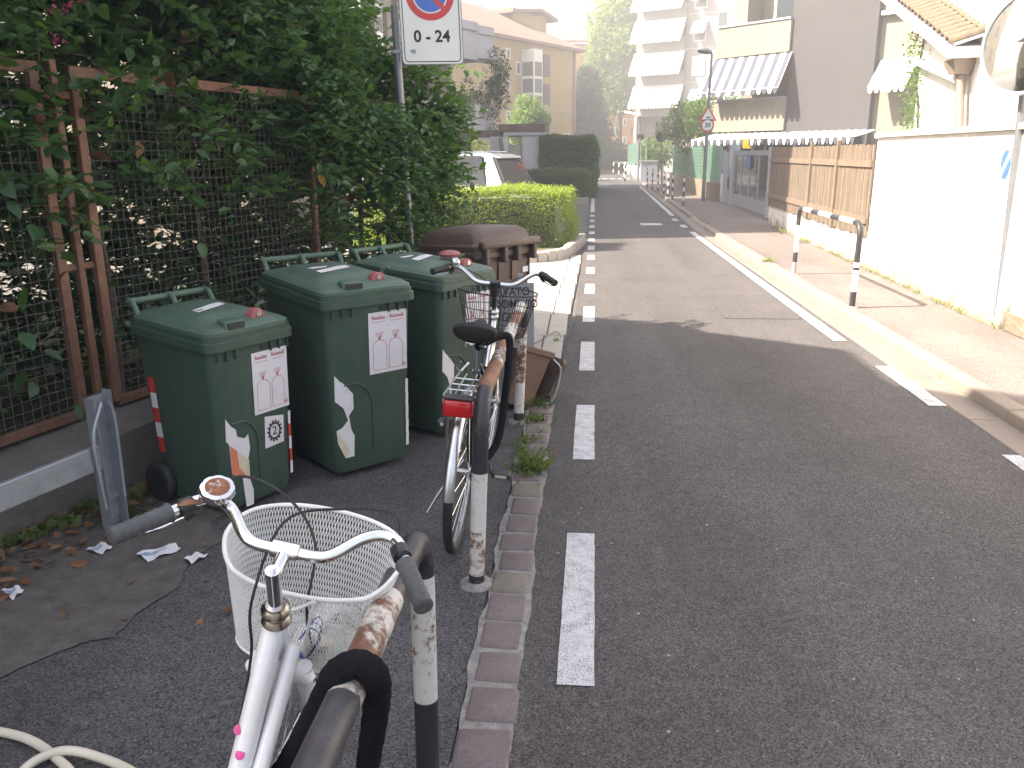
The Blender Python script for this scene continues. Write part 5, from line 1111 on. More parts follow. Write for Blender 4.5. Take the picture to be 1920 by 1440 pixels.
# roof: eave overhang and hipped slope
def ypt(s,z,o): return YP.pt(s,z,o)
mb=MB(); ov=.7
e0=ypt(s_l,zE-.05,ov); e1_=ypt(s_r+ov,zE-.05,ov); e2_=ypt(s_r+ov,zE-.05,-12.7); e3=ypt(s_l,zE-.05,-12.7); r0=ypt(s_l,zE+3.6,-6); r1=ypt(s_r-6,zE+3.6,-6)
up2=Vector((0,0,.22))
mb.add([e0,e1_,e2_,e3,e0+up2,e1_+up2,e2_+up2,e3+up2,r0,r1],[(0,1,2,3),(0,1,5,4),(1,2,6,5),(2,3,7,6),(4,5,9,8),(5,6,9),(6,7,8,9),(3,0,4,8,7)]); rfy=mb.build('roof',m_roof,yh)
def pxbox(par,pl,x0,y0,x1,y1,o0,o1,mat,name): 
    s0,z1=pl.sz(x0,y0); s1,z0=pl.sz(x1,y1); zz=[pl.sz(x0,y1)[1],pl.sz(x1,y0)[1]]; return wallbox(par,pl,s0,s1,(z0+zz[0])/2,(z1+zz[1])/2,o0,o1,mat,name)
pxbox(yh,YP,975,42,1000,70,-3.5,-2,m_plug,'chimney')
# penthouse gable on the roof
YQ=Plane(YP.pt(0,0,-4).xy,YP.d); s0,z0_=YQ.sz(962,55); s1,_=YQ.sz(1024,55); zt=YQ.sz(1000,22)[1]
mb=MB(); sm=(s0+s1)/2+1; 
fr_=[ypt(s0,zE+1,-4),ypt(s1,zE+1,-4),ypt(s1,zE+3.6,-4),ypt(sm,zt-.3,-4),ypt(s0,zE+3.6,-4)]; bk_=[ypt(a,z,-10) for a,z in ((s0,zE+1),(s1,zE+1),(s1,zE+3.6),(sm,zt-.3),(s0,zE+3.6))]
mb.add(fr_+bk_,[(0,1,2,3,4),(9,8,7,6,5)]+[(i,(i+1)%5,5+(i+1)%5,5+i) for i in range(5)]); ph=mb.build('dormer',m_yellow,yh)
mb=MB(); dz=Vector((0,0,.25))
for a_,za in ((s0-1.,zE+3.),(s1+1.,zE+3.)):
    q=[ypt(a_,za,-3.3),ypt(sm,zt,-3.3),ypt(sm,zt,-11),ypt(a_,za,-11)]; mb.hexa(q,[p+dz for p in q])
mb.build('dormer_roof',m_roof,ph)
def pwin(x0,y0,x1,y1,kind):
    s0,za=YP.sz(x0,y0); s1,zb=YP.sz(x1,y1); s=(s0+s1)/2; 
    if kind=='s': shutter(yh,YP,s,zb,za,abs(s1-s0),m_shut)
    else: win(yh,YP,s,zb,za,abs(s1-s0),.12)
for y0,y1 in ((102,145),(157,199),(212,250)): pwin(1018,y0,1030,y1,'s')
for y0,y1 in ((88,133),(150,190)): pwin(924 if y0<100 else 911,y0,932 if y0<100 else 922,y1,'s')
for y0,y1 in ((90,112),(150,170),(208,229)): pwin(948,y0,956,y1,'w')
for y0,y1 in ((115,141),(179,203)): pwin(967,y0,975,y1,'w')
# glazed bay
BO=1.25; bs0,_=YP.sz(978,200); bs1,_=Plane(YP.pt(0,0,BO).xy,YP.d).sz(1017,200); zb1=YP.sz(990,95)[1]; 
bay=wallbox(yh,YP,bs0,bs1,1.,zb1,.002,BO,m_winfr,'bay_window')
nf=6; zt0=YP.sz(990,116)[1]
fh=(zt0-1.2)/nf
for i in range(nf):
    wallbox(bay,YP,bs0+.12,bs1-.12,1.3+i*fh,1.2+(i+1)*fh-.12,BO-.01,BO+.03,m_glass,'pane')
    wallbox(bay,YP,bs0-.03,bs0+.02,1.3+i*fh,1.2+(i+1)*fh-.12,.12,BO-.12,m_glass,'pane')
mb=MB(); a=ypt(s_r-.45,0,.12); mb.tube([(a.x,a.y,0),(a.x,a.y,zE)],.09,6); mb.build('downpipe',m_pipe,yh)
pxbox(yh,YP,1055,250,1069,268,.05,.1,m_signw,'notice'); wallbox(yh,YP,s_l,s_r+.02,YP.sz(1079,213)[1],YP.sz(1079,213)[1]+.18,-.01,.05,m_cream,'string_course')
# orange house beyond, hut, trees
OP=Plane((6.0,110.),(1,.12))
if OP.n[1]>0: OP.n=-OP.n
oh=empty('apartment_house','orange plastered house with brown shutters closing the street','building')
s0,_=OP.sz(1070,200); s1,_=OP.sz(1300,200); zo=OP.sz(1150,82)[1]
wallbox(oh,OP,s0-3,s1+5,0,zo,-10,0,m_orange); 
mb=MB(); q=[OP.pt(s0-4,zo,1),OP.pt(s1+6,zo,1),OP.pt(s1+6,zo+2.5,-5),OP.pt(s0-4,zo+2.5,-5)]; mb.hexa(q,[p+Vector((0,0,.3)) for p in q]); mb.build('roof',m_roof,oh)
def ow(x0,y0,x1,y1,kind,mat=None):
    s0,za=OP.sz(x0,y0); s1,zb=OP.sz(x1,y1)
    if kind=='s': shutter(oh,OP,(s0+s1)/2,zb,za,s1-s0,mat or m_shut)
    else: win(oh,OP,(s0+s1)/2,zb,za,s1-s0,.12)
ow(1092,121,1103,140,'s',m_shutr)
for x0,x1 in ((1131,1139),(1149,1157)): ow(x0,198,x1,216,'s')
for x0 in (1132,1151): ow(x0,238,x0+4,253,'w'); ow(x0+4.6,237,x0+8,254,'s'); ow(x0-5,237,x0-1,254,'s')
ow(1187,239,1192,255,'w'); ow(1183,239,1186,255,'s'); ow(1193,239,1196,255,'s'); ow(1168,222,1175,236,'w'); ow(1167,256,1174,273,'w'); ow(1147,273,1154,288,'s')
hp=at(1100,287,95); hut=empty('garden_hut','small hut with a dark tiled hipped roof beside the conifer','hut',(hp.x,95,0))
x0=at(1085,280,95).x-hp.x; x1=at(1142,280,95).x-hp.x; zr0=at(1100,277,95).z; zr1=at(1100,249,95).z
MB().box((x0+.6,0,0),(x1-.8,4,zr0)).build('wall',m_cream,hut)
mb=MB(); mb.add([(x0,-.6,zr0),(x1,-.6,zr0),(x1,4.6,zr0),(x0,4.6,zr0),(x0+1.2,2,zr1),(x1-2.2,2,zr1)],[(0,1,5,4),(1,2,5),(2,3,4,5),(3,0,4),(3,2,1,0)]); mb.build('roof',m_roof2,hut)
cbase=at(1097,300,84); CN=900; cnf=empty('conifer','dark tall conifer standing beside the yellow house','tree',(cbase.x+.1,88,0))
mb=MB(); zc=at(1095,128,88).z; mb.tube([(0,0,0),(0,0,zc*.95)],[.25,.05],7); mb.build('trunk',m_bark,cnf)
P=[];D=[]
for i in range(CN):
    t=rng.uniform(0,1)**.8; a=rng.uniform(0,2*PI); r=((1-t)*3.0+.3)*(1+.28*math.sin(a*5+t*17)*math.sin(t*23+a*2)); c=np.array([math.cos(a)*r*rng.uniform(.3,1),math.sin(a)*r*rng.uniform(.3,1),1.2+t*(zc-1.3)]); 
    for _ in range(16): P.append(c+rng.normal(size=3)*np.array([.28,.28,.2])); D.append(np.array([math.cos(a),math.sin(a),-.5])+rng.normal(size=3)*.4)
leaves('crown',np.array(P),np.array(D),.45,lm_conifer,cnf,asp=.4)
tb=at(1160,300,94); tree('tree','tall light green leafy tree rising behind the far fence',(tb.x,94,0),19,(0,0,at(1160,80,94).z),(3.2,3.0,7.6),230,110,.42,lm_tree,.35,1.3,seed=11)
# ================================================================= RIGHT SIDE
def wx(Y): return 3.79+.034*(Y-7.93)           # garden wall line
WD=(.034,1.)
# white garden wall
YW1=atx(1625,400,3.88).y; zW=1.86
gw=empty('garden_wall','tall sunlit white plastered garden wall with a stone coping','wall')
WP=Plane((wx(7.9),7.9),WD)
if WP.n[0]>0: WP.n=-WP.n
sW=YW1-7.9
wallbox(gw,WP,-.12,sW,-.05,zW-.06,-.22,0,m_white,'wall_body'); wallbox(gw,WP,-.12,sW+.03,zW-.057,zW,-.26,.045,m_slab,'coping')
gp2=empty('gate_pier','white plastered gate pier at the near end of the garden wall','pier')
wallbox(gp2,WP,-4.,-.16,-.05,zW+.02,-.3,-.06,m_white,'pier_body'); wallbox(gp2,WP,-4,-.17,SW,SW+.16,-.06,-.02,m_stone,'plinth')
# low wall with board fence
lwR=empty('low_wall','low white plastered wall carrying the wooden board fence','wall')
sG=atx(1440,390,4.14).y-7.9+.15
WPt=lambda s,z,o:WP.pt(s,z,o)
zlow=.50
wallbox(lwR,WP,sW+.004,sG,-.05,zlow,-.2,.0,m_white,'wall_body')
bf=empty('board_fence','weathered brown wooden board fence on the low white wall','fence')
s=sW+.02; i=0
while s<sG-.05:
    wdt=random.uniform(.085,.1); zt=1.72+random.uniform(-.012,.012)
    o=wallbox(bf,WP,s,s+wdt-.008,zlow-.02+random.uniform(-.02,.02),zt,.012,.03+random.uniform(0,.006),m_wood if i%3 else m_woodr,'board'); s+=wdt; i+=1
for s0,s1 in ((sW+.02,sW+1.8),(sW+1.82,sW+3.6),(sW+3.62,sG-.02)):
    wallbox(bf,WP,s0,s1,1.42,1.51,.032,.06,m_woodr,'rail'); wallbox(bf,WP,s0,s1,.66,.75,.032,.06,m_woodr,'rail')
for q in (sW+1.81,sW+3.61): wallbox(bf,WP,q-.05,q+.05,zlow-.05,1.80,.028,.075,m_woodr,'post')
# gate
gt=empty('driveway_gate','grey steel framed gate with tall dark panes','gate')
gA=gp(1437,409,SW); gB=gp(1372,386,SW)
GP=Plane((gA.x,gA.y),((gB-gA).x,(gB-gA).y))
if GP.n[0]>0: GP.n=-GP.n
Lg=(gB-gA).length; zg=1.75
wallbox(gt,GP,0,.09,SW,zg,-.05,.04,m_gate,'post'); wallbox(gt,GP,Lg-.09,Lg,SW,zg-.02,-.05,.04,m_gate,'post')
wallbox(gt,GP,.095,Lg-.095,SW+.06,SW+.36,-.03,.02,m_gate,'bottom_rail'); wallbox(gt,GP,.095,Lg-.095,zg-.2,zg-.08,-.03,.02,m_gate,'top_rail')
ng=4
for i in range(ng+1):
    q=.1+(Lg-.2)*i/ng; wallbox(gt,GP,q-.025,q+.025,SW+.362,zg-.202,-.03,.022,m_gate,'mullion')
for i in range(ng):
    q0=.1+(Lg-.2)*i/ng+.03; q1=.1+(Lg-.2)*(i+1)/ng-.03; wallbox(gt,GP,q0,q1,SW+.364,zg-.204,-.015,.0,m_glass,'pane')
s0,z1=GP.sz(1408,287); MB().slab(GP.pt(s0-.25,0,.05),GP.pt(s0+.2,0,.05),.01,z1-.4,z1-.05).build('notice',m_blue,gt)
# service pillar and pedestrian gate left of it
sp=empty('service_pillar','grey metal letterbox pillar beside the driveway gate','pillar')
wallbox(sp,GP,Lg+.25,Lg+.75,SW,1.85,-.2,.06,m_gate,'cabinet'); wallbox(sp,GP,Lg+.32,Lg+.68,.55,.9,.055,.07,m_blackpl,'letter_slot'); wallbox(sp,GP,Lg+.3,Lg+.4,1.2,1.7,.06,.075,m_winfr,'intercom')
fg=empty('wicket_gate','narrow grey wicket gate beside the letterbox pillar','gate'); wallbox(fg,GP,Lg+.9,Lg+.96,SW,1.7,-.05,.0,m_gate,'post'); wallbox(fg,GP,Lg+1.9,Lg+1.96,SW,1.7,-.05,.0,m_gate,'post')
for i in range(7): wallbox(fg,GP,Lg+1.03+i*.12,Lg+1.06+i*.12,SW+.1,1.65,-.04,-.01,m_gate,'bar')
wallbox(fg,GP,Lg+1.98,Lg+2.5,SW,.95,-.25,.0,m_white,'side_pier')
# stone base + green fence beyond
gf=empty('wire_fence','green wire panel fence on a stone base by the bollards','fence',group='green fences')
GF0=gp(1320,372,SW); GF1=gp(1232,338,SW); gfp=Plane((GF0.x+.05,GF0.y-2),((GF1-GF0).x,(GF1-GF0).y))
if gfp.n[0]>0: gfp.n=-gfp.n
def greenfence(par,pl,L,zb,zt,pitch,base_m):
    wallbox(par,pl,0,L,-.05,zb,-.3,0,base_m,'base_wall')
    mb=MB(); k=int(L/pitch)
    for i in range(k): p=pl.pt(L*i/k,0,-.12); mb.box((p.x-.008,p.y-.008,zb),(p.x+.008,p.y+.008,zt))
    z=zb+.05
    while z<zt: mb.slab(pl.pt(0,0,-.12),pl.pt(L,0,-.12),.012,z,z+.014); z+=.12
    mb.build('wire_panel',m_greenw,par)
    for i in range(int(L/2.5)+1): p=pl.pt(min(L,i*2.5),0,-.12); MB().box((p.x-.03,p.y-.03,zb),(p.x+.03,p.y+.03,zt+.05)).build('post',m_greenw,par)
greenfence(gf,gfp,15.5,.65,1.85,.08,m_stone)
gf2=empty('wire_fence','green wire panel fence on a white base at the far bend','fence',group='green fences')
a=gp(1203,339,SW); b=gp(1171,323,SW); p2=Plane((a.x+.1,a.y),((b-a).x,(b-a).y))
if p2.n[0]>0: p2.n=-p2.n
greenfence(gf2,p2,(b-a).length,.75,2.3,.09,m_white)
cb=gp(1216,342,SW); mb=MB(); mb.box((cb.x-.45,cb.y,SW),(cb.x+.45,cb.y+.4,SW+1.1)); c_=empty('utility_cabinet','grey utility cabinet standing between the two green fences','cabinet'); mb.build('body',m_zinc,c_); MB().box((cb.x-.5,cb.y-.05,SW+1.103),(cb.x+.5,cb.y+.45,SW+1.18)).build('cap',m_conc,c_); MB().box((cb.x-.02,cb.y-.01,SW+.1),(cb.x+.42,cb.y-.004,SW+1.0)).build('door',m_gate,c_)
# bollards
names=['nearest the driveway gate','second from the driveway gate','third from the driveway gate','fourth from the driveway gate','fifth from the driveway gate','sixth from the driveway gate','farthest from the driveway gate']
for (a,b),nm in zip([(605,1355),(483,1285),(433,1262),(387,1230),(318,1195),(257,1168),(198,1148)],names):
    p=gp(1180+a/6,160+b/6,SW); e=empty('bollard','thin black and white striped bollard, '+nm,'bollard',p,group='bollards along the kerb'); h=.84; k=6
    mb=MB(); 
    for i in range(k): mb.mi=i%2; mb.tube([(0,0,h*i/k-(.02 if i==0 else 0)),(0,0,h*(i+1)/k)],.032,10,cap=True)
    mb.build('post',[m_gb,m_gl],e); MB().lathe([(.034,0),(.03,.025),(.012,.04)],(0,0,h),(0,0,1),10).build('cap',m_gb,e)
for k,(x,yv) in enumerate(((1150,328),(1160,332),(1170,337))):
    p=gp(x,yv,SW); rack('bike_rack','striped hoop rack on the far verge by the white-based fence','hoop racks on the far verge',(p.x,p.y),(p.x+.9,p.y+1.6),.9,.04,[(.2,0),(.45,1),(.7,0),(1.0,1),(1.3,0),(1.6,1),(1.9,0),(2.2,1),(2.5,0),(2.8,1),(9,0)],z0=SW,mats=GM)
p=gp(1172,340,SW); e=empty('bollard','thin striped bollard standing beside the far hoop racks','bollard',p,group='bollards along the kerb'); mb=MB()
for i in range(6): mb.mi=i%2; mb.tube([(0,0,1.1*i/6),(0,0,1.1*(i+1)/6)],.04,8)
mb.build('post',[m_gb,m_gl],e)
# lamp post with signs
lp=gp(1318,377,SW); ls=empty('street_lamp','grey street lamp post carrying a hump warning triangle and a 30 sign','street lamp',lp)
Yl=lp.y; zl_=at(1335,100,Yl).z; xl2=at(1335,100,Yl).x-lp.x
zmid=at(1328,195,Yl).z
mb=MB(); mb.tube([(0,0,-SW),(xl2*.45,0,zmid-SW),(xl2,0,zl_-SW)],[.065,.05,.035],12); mb.build('pole',m_polegrey,ls)
hx=at(1308,95,Yl).x-lp.x; mb=MB(); mb.loft([[(xl2+(hx-xl2)*t,w_*math.cos(a),zl_-SW+.03+.03*t*3+h_*math.sin(a)) for a in np.linspace(0,2*PI,10,endpoint=False)] for t,w_,h_ in ((0,.05,.05),(.15,.07,.07),(.4,.14,.1),(.8,.15,.1),(1.,.08,.06))]); mb.build('lamp_head',m_polegrey,ls)
cz=at(1327,216,Yl); tr=.30; cx_=cz.x-lp.x; cz_=cz.z-SW
FS=lambda u,v,t:Vector((cx_+u,-.075-t,cz_+v))
def tri(r): return [(r*math.cos(PI/2+2*PI*k/3),r*math.sin(PI/2+2*PI*k/3)-.02) for k in range(3)]
t1=MB().prism(tri(.33),FS,0,.01).build('warning_sign',m_signr,ls); MB().prism(tri(.225),FS,.011,.013).build('sign_face',m_signw,t1)
MB().prism([(-.1,-.09),(.1,-.09),(.05,-.06),(.02,-.045),(-.02,-.045),(-.05,-.06)],FS,.014,.016).build('hump_symbol',m_ink,t1)
c3=at(1326,235,Yl); cx_3=c3.x-lp.x; cz3=c3.z-SW; FS3=lambda u,v,t:Vector((cx_3+u,-.075-t,cz3+v))
t2=MB().prism(disc(0,0,.215),FS3,0,.01).build('speed_sign',m_signr,ls); MB().prism(disc(0,0,.165),FS3,.011,.013).build('sign_face',m_signw,t2); text('numerals','30',.21,m_ink,lambda u,v,t:FS3(u,v,.0135+t),t2,.9,bold=.006)
# far lamps and mirrors
for (px,py,bx,by,nm) in ((1195,216,1196,338,'white street lamp rising behind the far fence corner'),(1158,211,1156,300,'thin street lamp in front of the orange house')):
    if by<310: p=Vector((at(bx,by,92).x,92,0))
    else: p=gp(bx,by,SW)
    zt=at(px,py,p.y).z; e=empty('street_lamp',nm,'street lamp',(p.x,p.y,0)); MB().tube([(0,0,0),(0,0,zt)],[.09,.05],8).build('pole',m_polegrey,e)
    mb=MB(); dx=-.9 if by>310 else .8; mb.hexa([(0,-.12,zt-.02),(dx,-.15,zt+.12),(dx,.15,zt+.12),(0,.12,zt-.02)],[(0,-.08,zt+.1),(dx,-.1,zt+.26),(dx,.1,zt+.26),(0,.08,zt+.1)]); mb.build('lamp_head',m_winfr,e)
def mirror_post(label,base,cpos,r,face,tilt=.1,hood=True,arm=None):
    e=empty('traffic_mirror',label,'traffic mirror',base,group='convex traffic mirrors'); c=Vector(cpos)-Vector(base); f=Vector(face).normalized()
    top=Vector((arm[0],arm[1],c.z+.15)) if arm else Vector((c.x,c.y,c.z-.05))-f*.08
    MB().tube([(0,0,-.05),top],.035,12).build('pole',m_polegrey,e)
    mb=MB(); n=32; x,y=frame(f); prof=[]
    for i in range(7): t=i/6; prof.append((max(1e-4,r*.94*t),.09*r*(1-t*t)))
    mb.lathe(list(reversed(prof)),c,f,n,cap=False); mb.build('mirror_face',m_mirror,e)
    mb=MB(); mb.lathe([(r*.94,.0),(r,.012),(r*1.02,-.02),(r*.8,-.06),(.02,-.075)],c,f,n,cap=False); mb.build('mirror_back',m_galv if r>.4 else m_plug,e)
    mb=MB(); mb.torus(c,f,r*.97,r*.03,n,8); mb.build('rim',m_galv,e)
    b=c-f*.08; mb=MB(); mb.tube([b,top],.02,6); mb.build('arm',m_galv,e)
    return e
for px,py,bx,by,rr,nm in ((1201,258,1203,339,.25,'round traffic mirror beside the white far lamp'),(1240,256,1241,349,.27,'round traffic mirror at the corner of the stone-based green fence')):
    b=gp(bx,by,SW); c=at(px,py,b.y-.1); mirror_post(nm,b,c,rr,(-.25,-1,-.15))
pb=gp(1869,611,SW); mc=at(1928,78,pb.y-.12); mirror_post('large round traffic mirror on the grey pole by the white garden wall',pb,mc,.42,(-.85,-.5,.06),arm=(at(1912,200,pb.y).x-pb.x,0))
mb=MB(); 
# second thin pipe and band on that pole, no-parking plate on the wall
WS=lambda u,v,t:WP.pt(sPl+u,zPl+v,.012+t)
sPl,zPl=WP.sz(1886,315)
pls=empty('drive_sign','white plate with a blue struck disc on the white garden wall','sign')
wl=lambda u,v,t:WP.pt(sPl+u,zPl+v,.006+t)
MB().prism(rr2(-.14,-.24,.16,.24,.02),wl,-.004,0).build('plate',m_signw,pls)
s_=MB().prism([(p[0]*.10+.0,p[1]*.13+.03) for p in disc(0,0,1)],wl,.001,.003).build('blue_disc',m_blue,pls); MB().prism([(-.105,.135),(-.06,.15),(.105,-.075),(.06,-.09)],wl,.0035,.0045).build('slash',m_signw,s_)
m_fade=M('faded_ink',(.3,.31,.36),.6,bst=0)
for tx,v in (('PASSO CARRABILE',-.15),('COMUNE',-.195),('DIVIETO DI SOSTA',.205)): text('lettering',tx,.034,m_fade,lambda a,b_,t,v=v:wl(.01-a,v+b_,.001+t) if False else wl(.01-a,v+b_,.001+t),pls,.75)
# ---- house behind the wall (upper right)
hr=empty('house','white house with clay roof tiles and brown rain pipes behind the garden wall','house')
HX0=wx(12)+.9
HP=Plane((HX0,9.4),(.06,1.))
if HP.n[0]>0: HP.n=-HP.n
sH0,_=HP.sz(1905,150); sH1,_=HP.sz(1722,150)
wallbox(hr,HP,-5.,sH1,0,4.3,-7,0,m_white)
# eave: sloping verge seen from (1640,-60) down to (1840,95)
ze=HP.sz(1835,100)[1]; se=HP.sz(1835,100)[0]
mb=MB(); 
def rfp(s,o,z): return HP.pt(s,z,o)
g0=HP.sz(1838,108); g1=HP.sz(1700,0)
# verge board following the photo's slope: rises away from the viewer
vA=(g0[0]-.05,g0[1]); slope=(g1[1]-g0[1])/max(.1,(g1[0]-g0[0]))
vs_=[]
for s in (vA[0],g1[0]+2.2):
    z=vA[1]+slope*(s-vA[0]); vs_.append((s,z))
q=[HP.pt(vs_[0][0],vs_[0][1],.0),HP.pt(vs_[0][0],vs_[0][1],.42),HP.pt(vs_[1][0],vs_[1][1],.42),HP.pt(vs_[1][0],vs_[1][1],.0)]
mb.hexa(q,[p+Vector((0,0,.13)) for p in q]); mb.build('verge_board',m_zinc,hr)
q=[HP.pt(vs_[0][0],vs_[0][1]+.14,.34),HP.pt(vs_[0][0],vs_[0][1]+.9,-2.),HP.pt(vs_[1][0],vs_[1][1]+.9,-2.),HP.pt(vs_[1][0],vs_[1][1]+.14,.34)]
mb=MB(); mb.hexa(q,[p+Vector((0,0,.04)) for p in q]); mb.build('roof_deck',m_zinc,hr)
mb=MB(); L=.42; k=8
for part in (0,):
    secs=[]
    for t,r0 in ((0,.085),(1,.07)): secs.append([(t*L,r0*math.cos(a),r0*math.sin(a)*.8) for a in np.linspace(0,PI,k)]+[(t*L,(r0-.014)*math.cos(a),(r0-.014)*math.sin(a)*.8) for a in np.linspace(PI,0,k)])
    mb.loft(secs)
proto=mb.build('roof_tile',m_tile,hr); first=True
A=Vector(q[0]);B=Vector(q[3]);Cc=Vector(q[1]); ax=(Cc-A).normalized(); ay=(B-A).normalized(); az=ax.cross(ay).normalized()
if az.z<0: az=-az
nr=int((B-A).length/.19); rot=Matrix((ax,ay,az)).transposed().to_4x4()
for i in range(nr):
    for j in range(5):
        o=proto if first else link('roof_tile',proto.data,hr); first=False
        o.matrix_local=Matrix.Translation(A+ay*(.1+i*.19+random.uniform(-.008,.008))+ax*(-.05+j*.36+random.uniform(-.01,.01))+az*(.045+.012*(j%2)))@rot
# rain pipes
def pipe_px(pts,r,o,name='rain_pipe',mat=m_pipe):
    P=[]
    for x,y in pts: s,z=HP.sz(x,y); P.append(HP.pt(s,z,o))
    mb=MB(); mb.tube(spline(P,5),r,10); return mb.build(name,mat,hr)
pipe_px([(1728,108),(1740,118),(1790,140),(1815,150)],.05,.12,mat=m_whitepar); pipe_px([(1822,120),(1820,150),(1817,240)],.055,.12)
s,z=HP.sz(1822,118); c=HP.pt(s,z,.14); MB().hexa([(c.x-.09,c.y-.1,c.z-.14),(c.x+.09,c.y-.1,c.z-.14),(c.x+.09,c.y+.1,c.z-.14),(c.x-.09,c.y+.1,c.z-.14)],[(c.x-.15,c.y-.16,c.z+.04),(c.x+.15,c.y-.16,c.z+.04),(c.x+.15,c.y+.16,c.z+.04),(c.x-.15,c.y+.16,c.z+.04)]).build('hopper',m_pipe,hr)
P=[];D=[]
for _ in range(700):
    t=random.random(); x=1733+random.gauss(0,9)-t*12; y=60+t*180; s,z=HP.sz(x,y); P.append(HP.pt(s+.1,z,random.uniform(.02,.16))); D.append((random.uniform(-1,0),random.uniform(-1,.4),random.uniform(-.6,.4)))
vn=empty('climbing_vine','thin climbing vine on the corner of the white house','vine'); leaves('foliage',np.array(P),np.array(D),.055,lm_shrub,vn,asp=.6)
mb=MB(); P=[]
for x,y in ((1722,240),(1724,200),(1720,150),(1730,100),(1738,55)): s,z=HP.sz(x,y); P.append(HP.pt(s,z,.02))
mb.tube(spline(P,5),.012,6); mb.build('stem',m_bark,vn)
# ---- grey apartment building
GA=Plane((7.5,31.),(-.703,.711))
if GA.n[1]>0: GA.n=-GA.n
ga=empty('apartment_building','grey rendered apartment building with cream balcony parapets and striped awnings','building')
def gs(x,y=150): return GA.sz(x,y)[0]
sA=gs(1340,220); sB=gs(1478,150); sC=gs(1636,150); sD=gs(1800,150)
wallbox(ga,GA,sB,sC,0,12,-8,.0,m_greywall); wallbox(ga,GA,sC+.003,sD,0,12,-8,-.25,m_parapet); wallbox(ga,GA,sA-.3,sB-.003,0,12,-8,-1.3,m_parapet,'recessed_wall')
def band(x0,x1,y0t,y0b,o0,o1,mat,name):  # y rows given at left end
    return pxbox(ga,GA,x0,y0t,x1,y0b,o0,o1,mat,name)
zr=[GA.sz(1410,t)[1] for t in (46,104,188,246)]
for (z1,z0) in ((zr[0],zr[1]),(zr[2],zr[3])):
    sm=(sA+sB)/2
    for s0,s1 in ((sA,sm-.015),(sm+.015,sB-.005)): wallbox(ga,GA,min(s0,s1),max(s0,s1),z0,z1,-.05,.1,m_parapet,'parapet_panel')
    wallbox(ga,GA,sA,sB,z0+.02,z0+.2,-1.3,-.06,m_parapet,'balcony_slab'); wallbox(ga,GA,sA-.02,sB-.004,z1+.002,z1+.07,-.08,.14,m_zinc,'handrail')
z2=zr[1]-(zr[1]-zr[3])*0; 
for zf in (zr[0],):
    win(ga,GA,sA+(sB-sA)*.75,zf-.2,zf+1.5,1.6,.1,off=-1.25); wallbox(ga,GA,sA+(sB-sA)*.12,sA+(sB-sA)*.30,zf,zf+2.,-1.25,-.4,m_parapet,'pier')
    wallbox(ga,GA,sA+(sB-sA)*.86,sA+(sB-sA)*.89,zf+.3,zf+.9,-.9,-.85,m_red,'hanging_cloth')
# windows on the right strip
s0,z1=GA.sz(1660,-8); s1,z0=GA.sz(1712,12); win(ga,GA,(s0+s1)/2,z0,z1+.8,abs(s1-s0),.1,off=-.22); wallbox(ga,GA,min(s0,s1)-.1,max(s0,s1)+.1,z0-.12,z0-.002,-.25,-.05,m_winfr,'sill')
def awning(par,pl,s0,s1,zt,zb,o_top,o_bot,mats,nst,val=.18,name='awning'):
    mb=MB()
    for i in range(nst):
        mb.mi=i%len(mats); a=s0+(s1-s0)*i/nst; b=s0+(s1-s0)*(i+1)/nst
        K=[(zt,o_top),((zt+zb)/2-.03,(o_top+o_bot)/2),(zb,o_bot)]; pts=[]
        for z,o in K: pts+=[pl.pt(a,z,o),pl.pt(b,z,o)]
        sc3=[pl.pt(a,zb-.02,o_bot+.004),pl.pt((a*3+b)/4,zb-val*.9,o_bot+.01),pl.pt((a+b)/2,zb-val,o_bot+.012),pl.pt((a+3*b)/4,zb-val*.9,o_bot+.01),pl.pt(b,zb-.02,o_bot+.004)]
        mb.add(pts,[(0,1,3,2),(2,3,5,4)]); mb.add([pts[4],pts[5]]+sc3,[(0,1,6,5,4,3,2)])
    aw=mb.build(name,mats,par); m2=MB()
    m2.tube([pl.pt(s0,zb,o_bot),pl.pt(s1,zb,o_bot)],.025,6); m2.tube([pl.pt(s0,zt,o_top),pl.pt(s0,zb,o_bot)],.015,5); m2.tube([pl.pt(s1,zt,o_top),pl.pt(s1,zb,o_bot)],.015,5); m2.build('awning_bar',m_winfr,aw); return aw
m_awg=M('awning_grey',(.08,.08,.1),.85,bst=0,var=.05); m_awb=M('awning_bluegrey',(.07,.075,.108),.85,bst=0,var=.05)
awning(ga,GA,sA+.1,sB-.1,zr[1]-.02,GA.sz(1400,172)[1],.05,.75,[m_awb,m_awn],15)
s0,_=GA.sz(1722,140); s1,zq=GA.sz(1637,166); awning(ga,GA,min(s0,s1)+.1,max(s0,s1)-.1,GA.sz(1690,108)[1],zq,-.2,.55,[m_awn],6)
s0,_=GA.sz(1650,230); s1,_=GA.sz(1343,262)
mid_=(s0+s1)/2
awning(ga,GA,min(s0,s1),mid_-.06,zr[3]-.05,GA.sz(1400,262)[1],.0,1.5,[m_awg,m_awn],22,.22); awning(ga,GA,mid_+.06,max(s0,s1),zr[3]-.05,GA.sz(1400,262)[1],.0,1.5,[m_awg,m_awn],22,.22)
mb=MB(); s,z=GA.sz(1448,270); p=GA.pt(s,z,1.52); MB().box((p.x-.14,p.y-.02,p.z-.15),(p.x+.14,p.y+.02,p.z+.15)).build('yellow_sign',M('yellow_plate',(.7,.5,.03),.5,bst=0),ga)
for k in range(3): win(ga,GA,min(s0,s1)+1.2+k*2.2,.3,2.2,1.6,.1,off=.02 if k<2 else -.2)
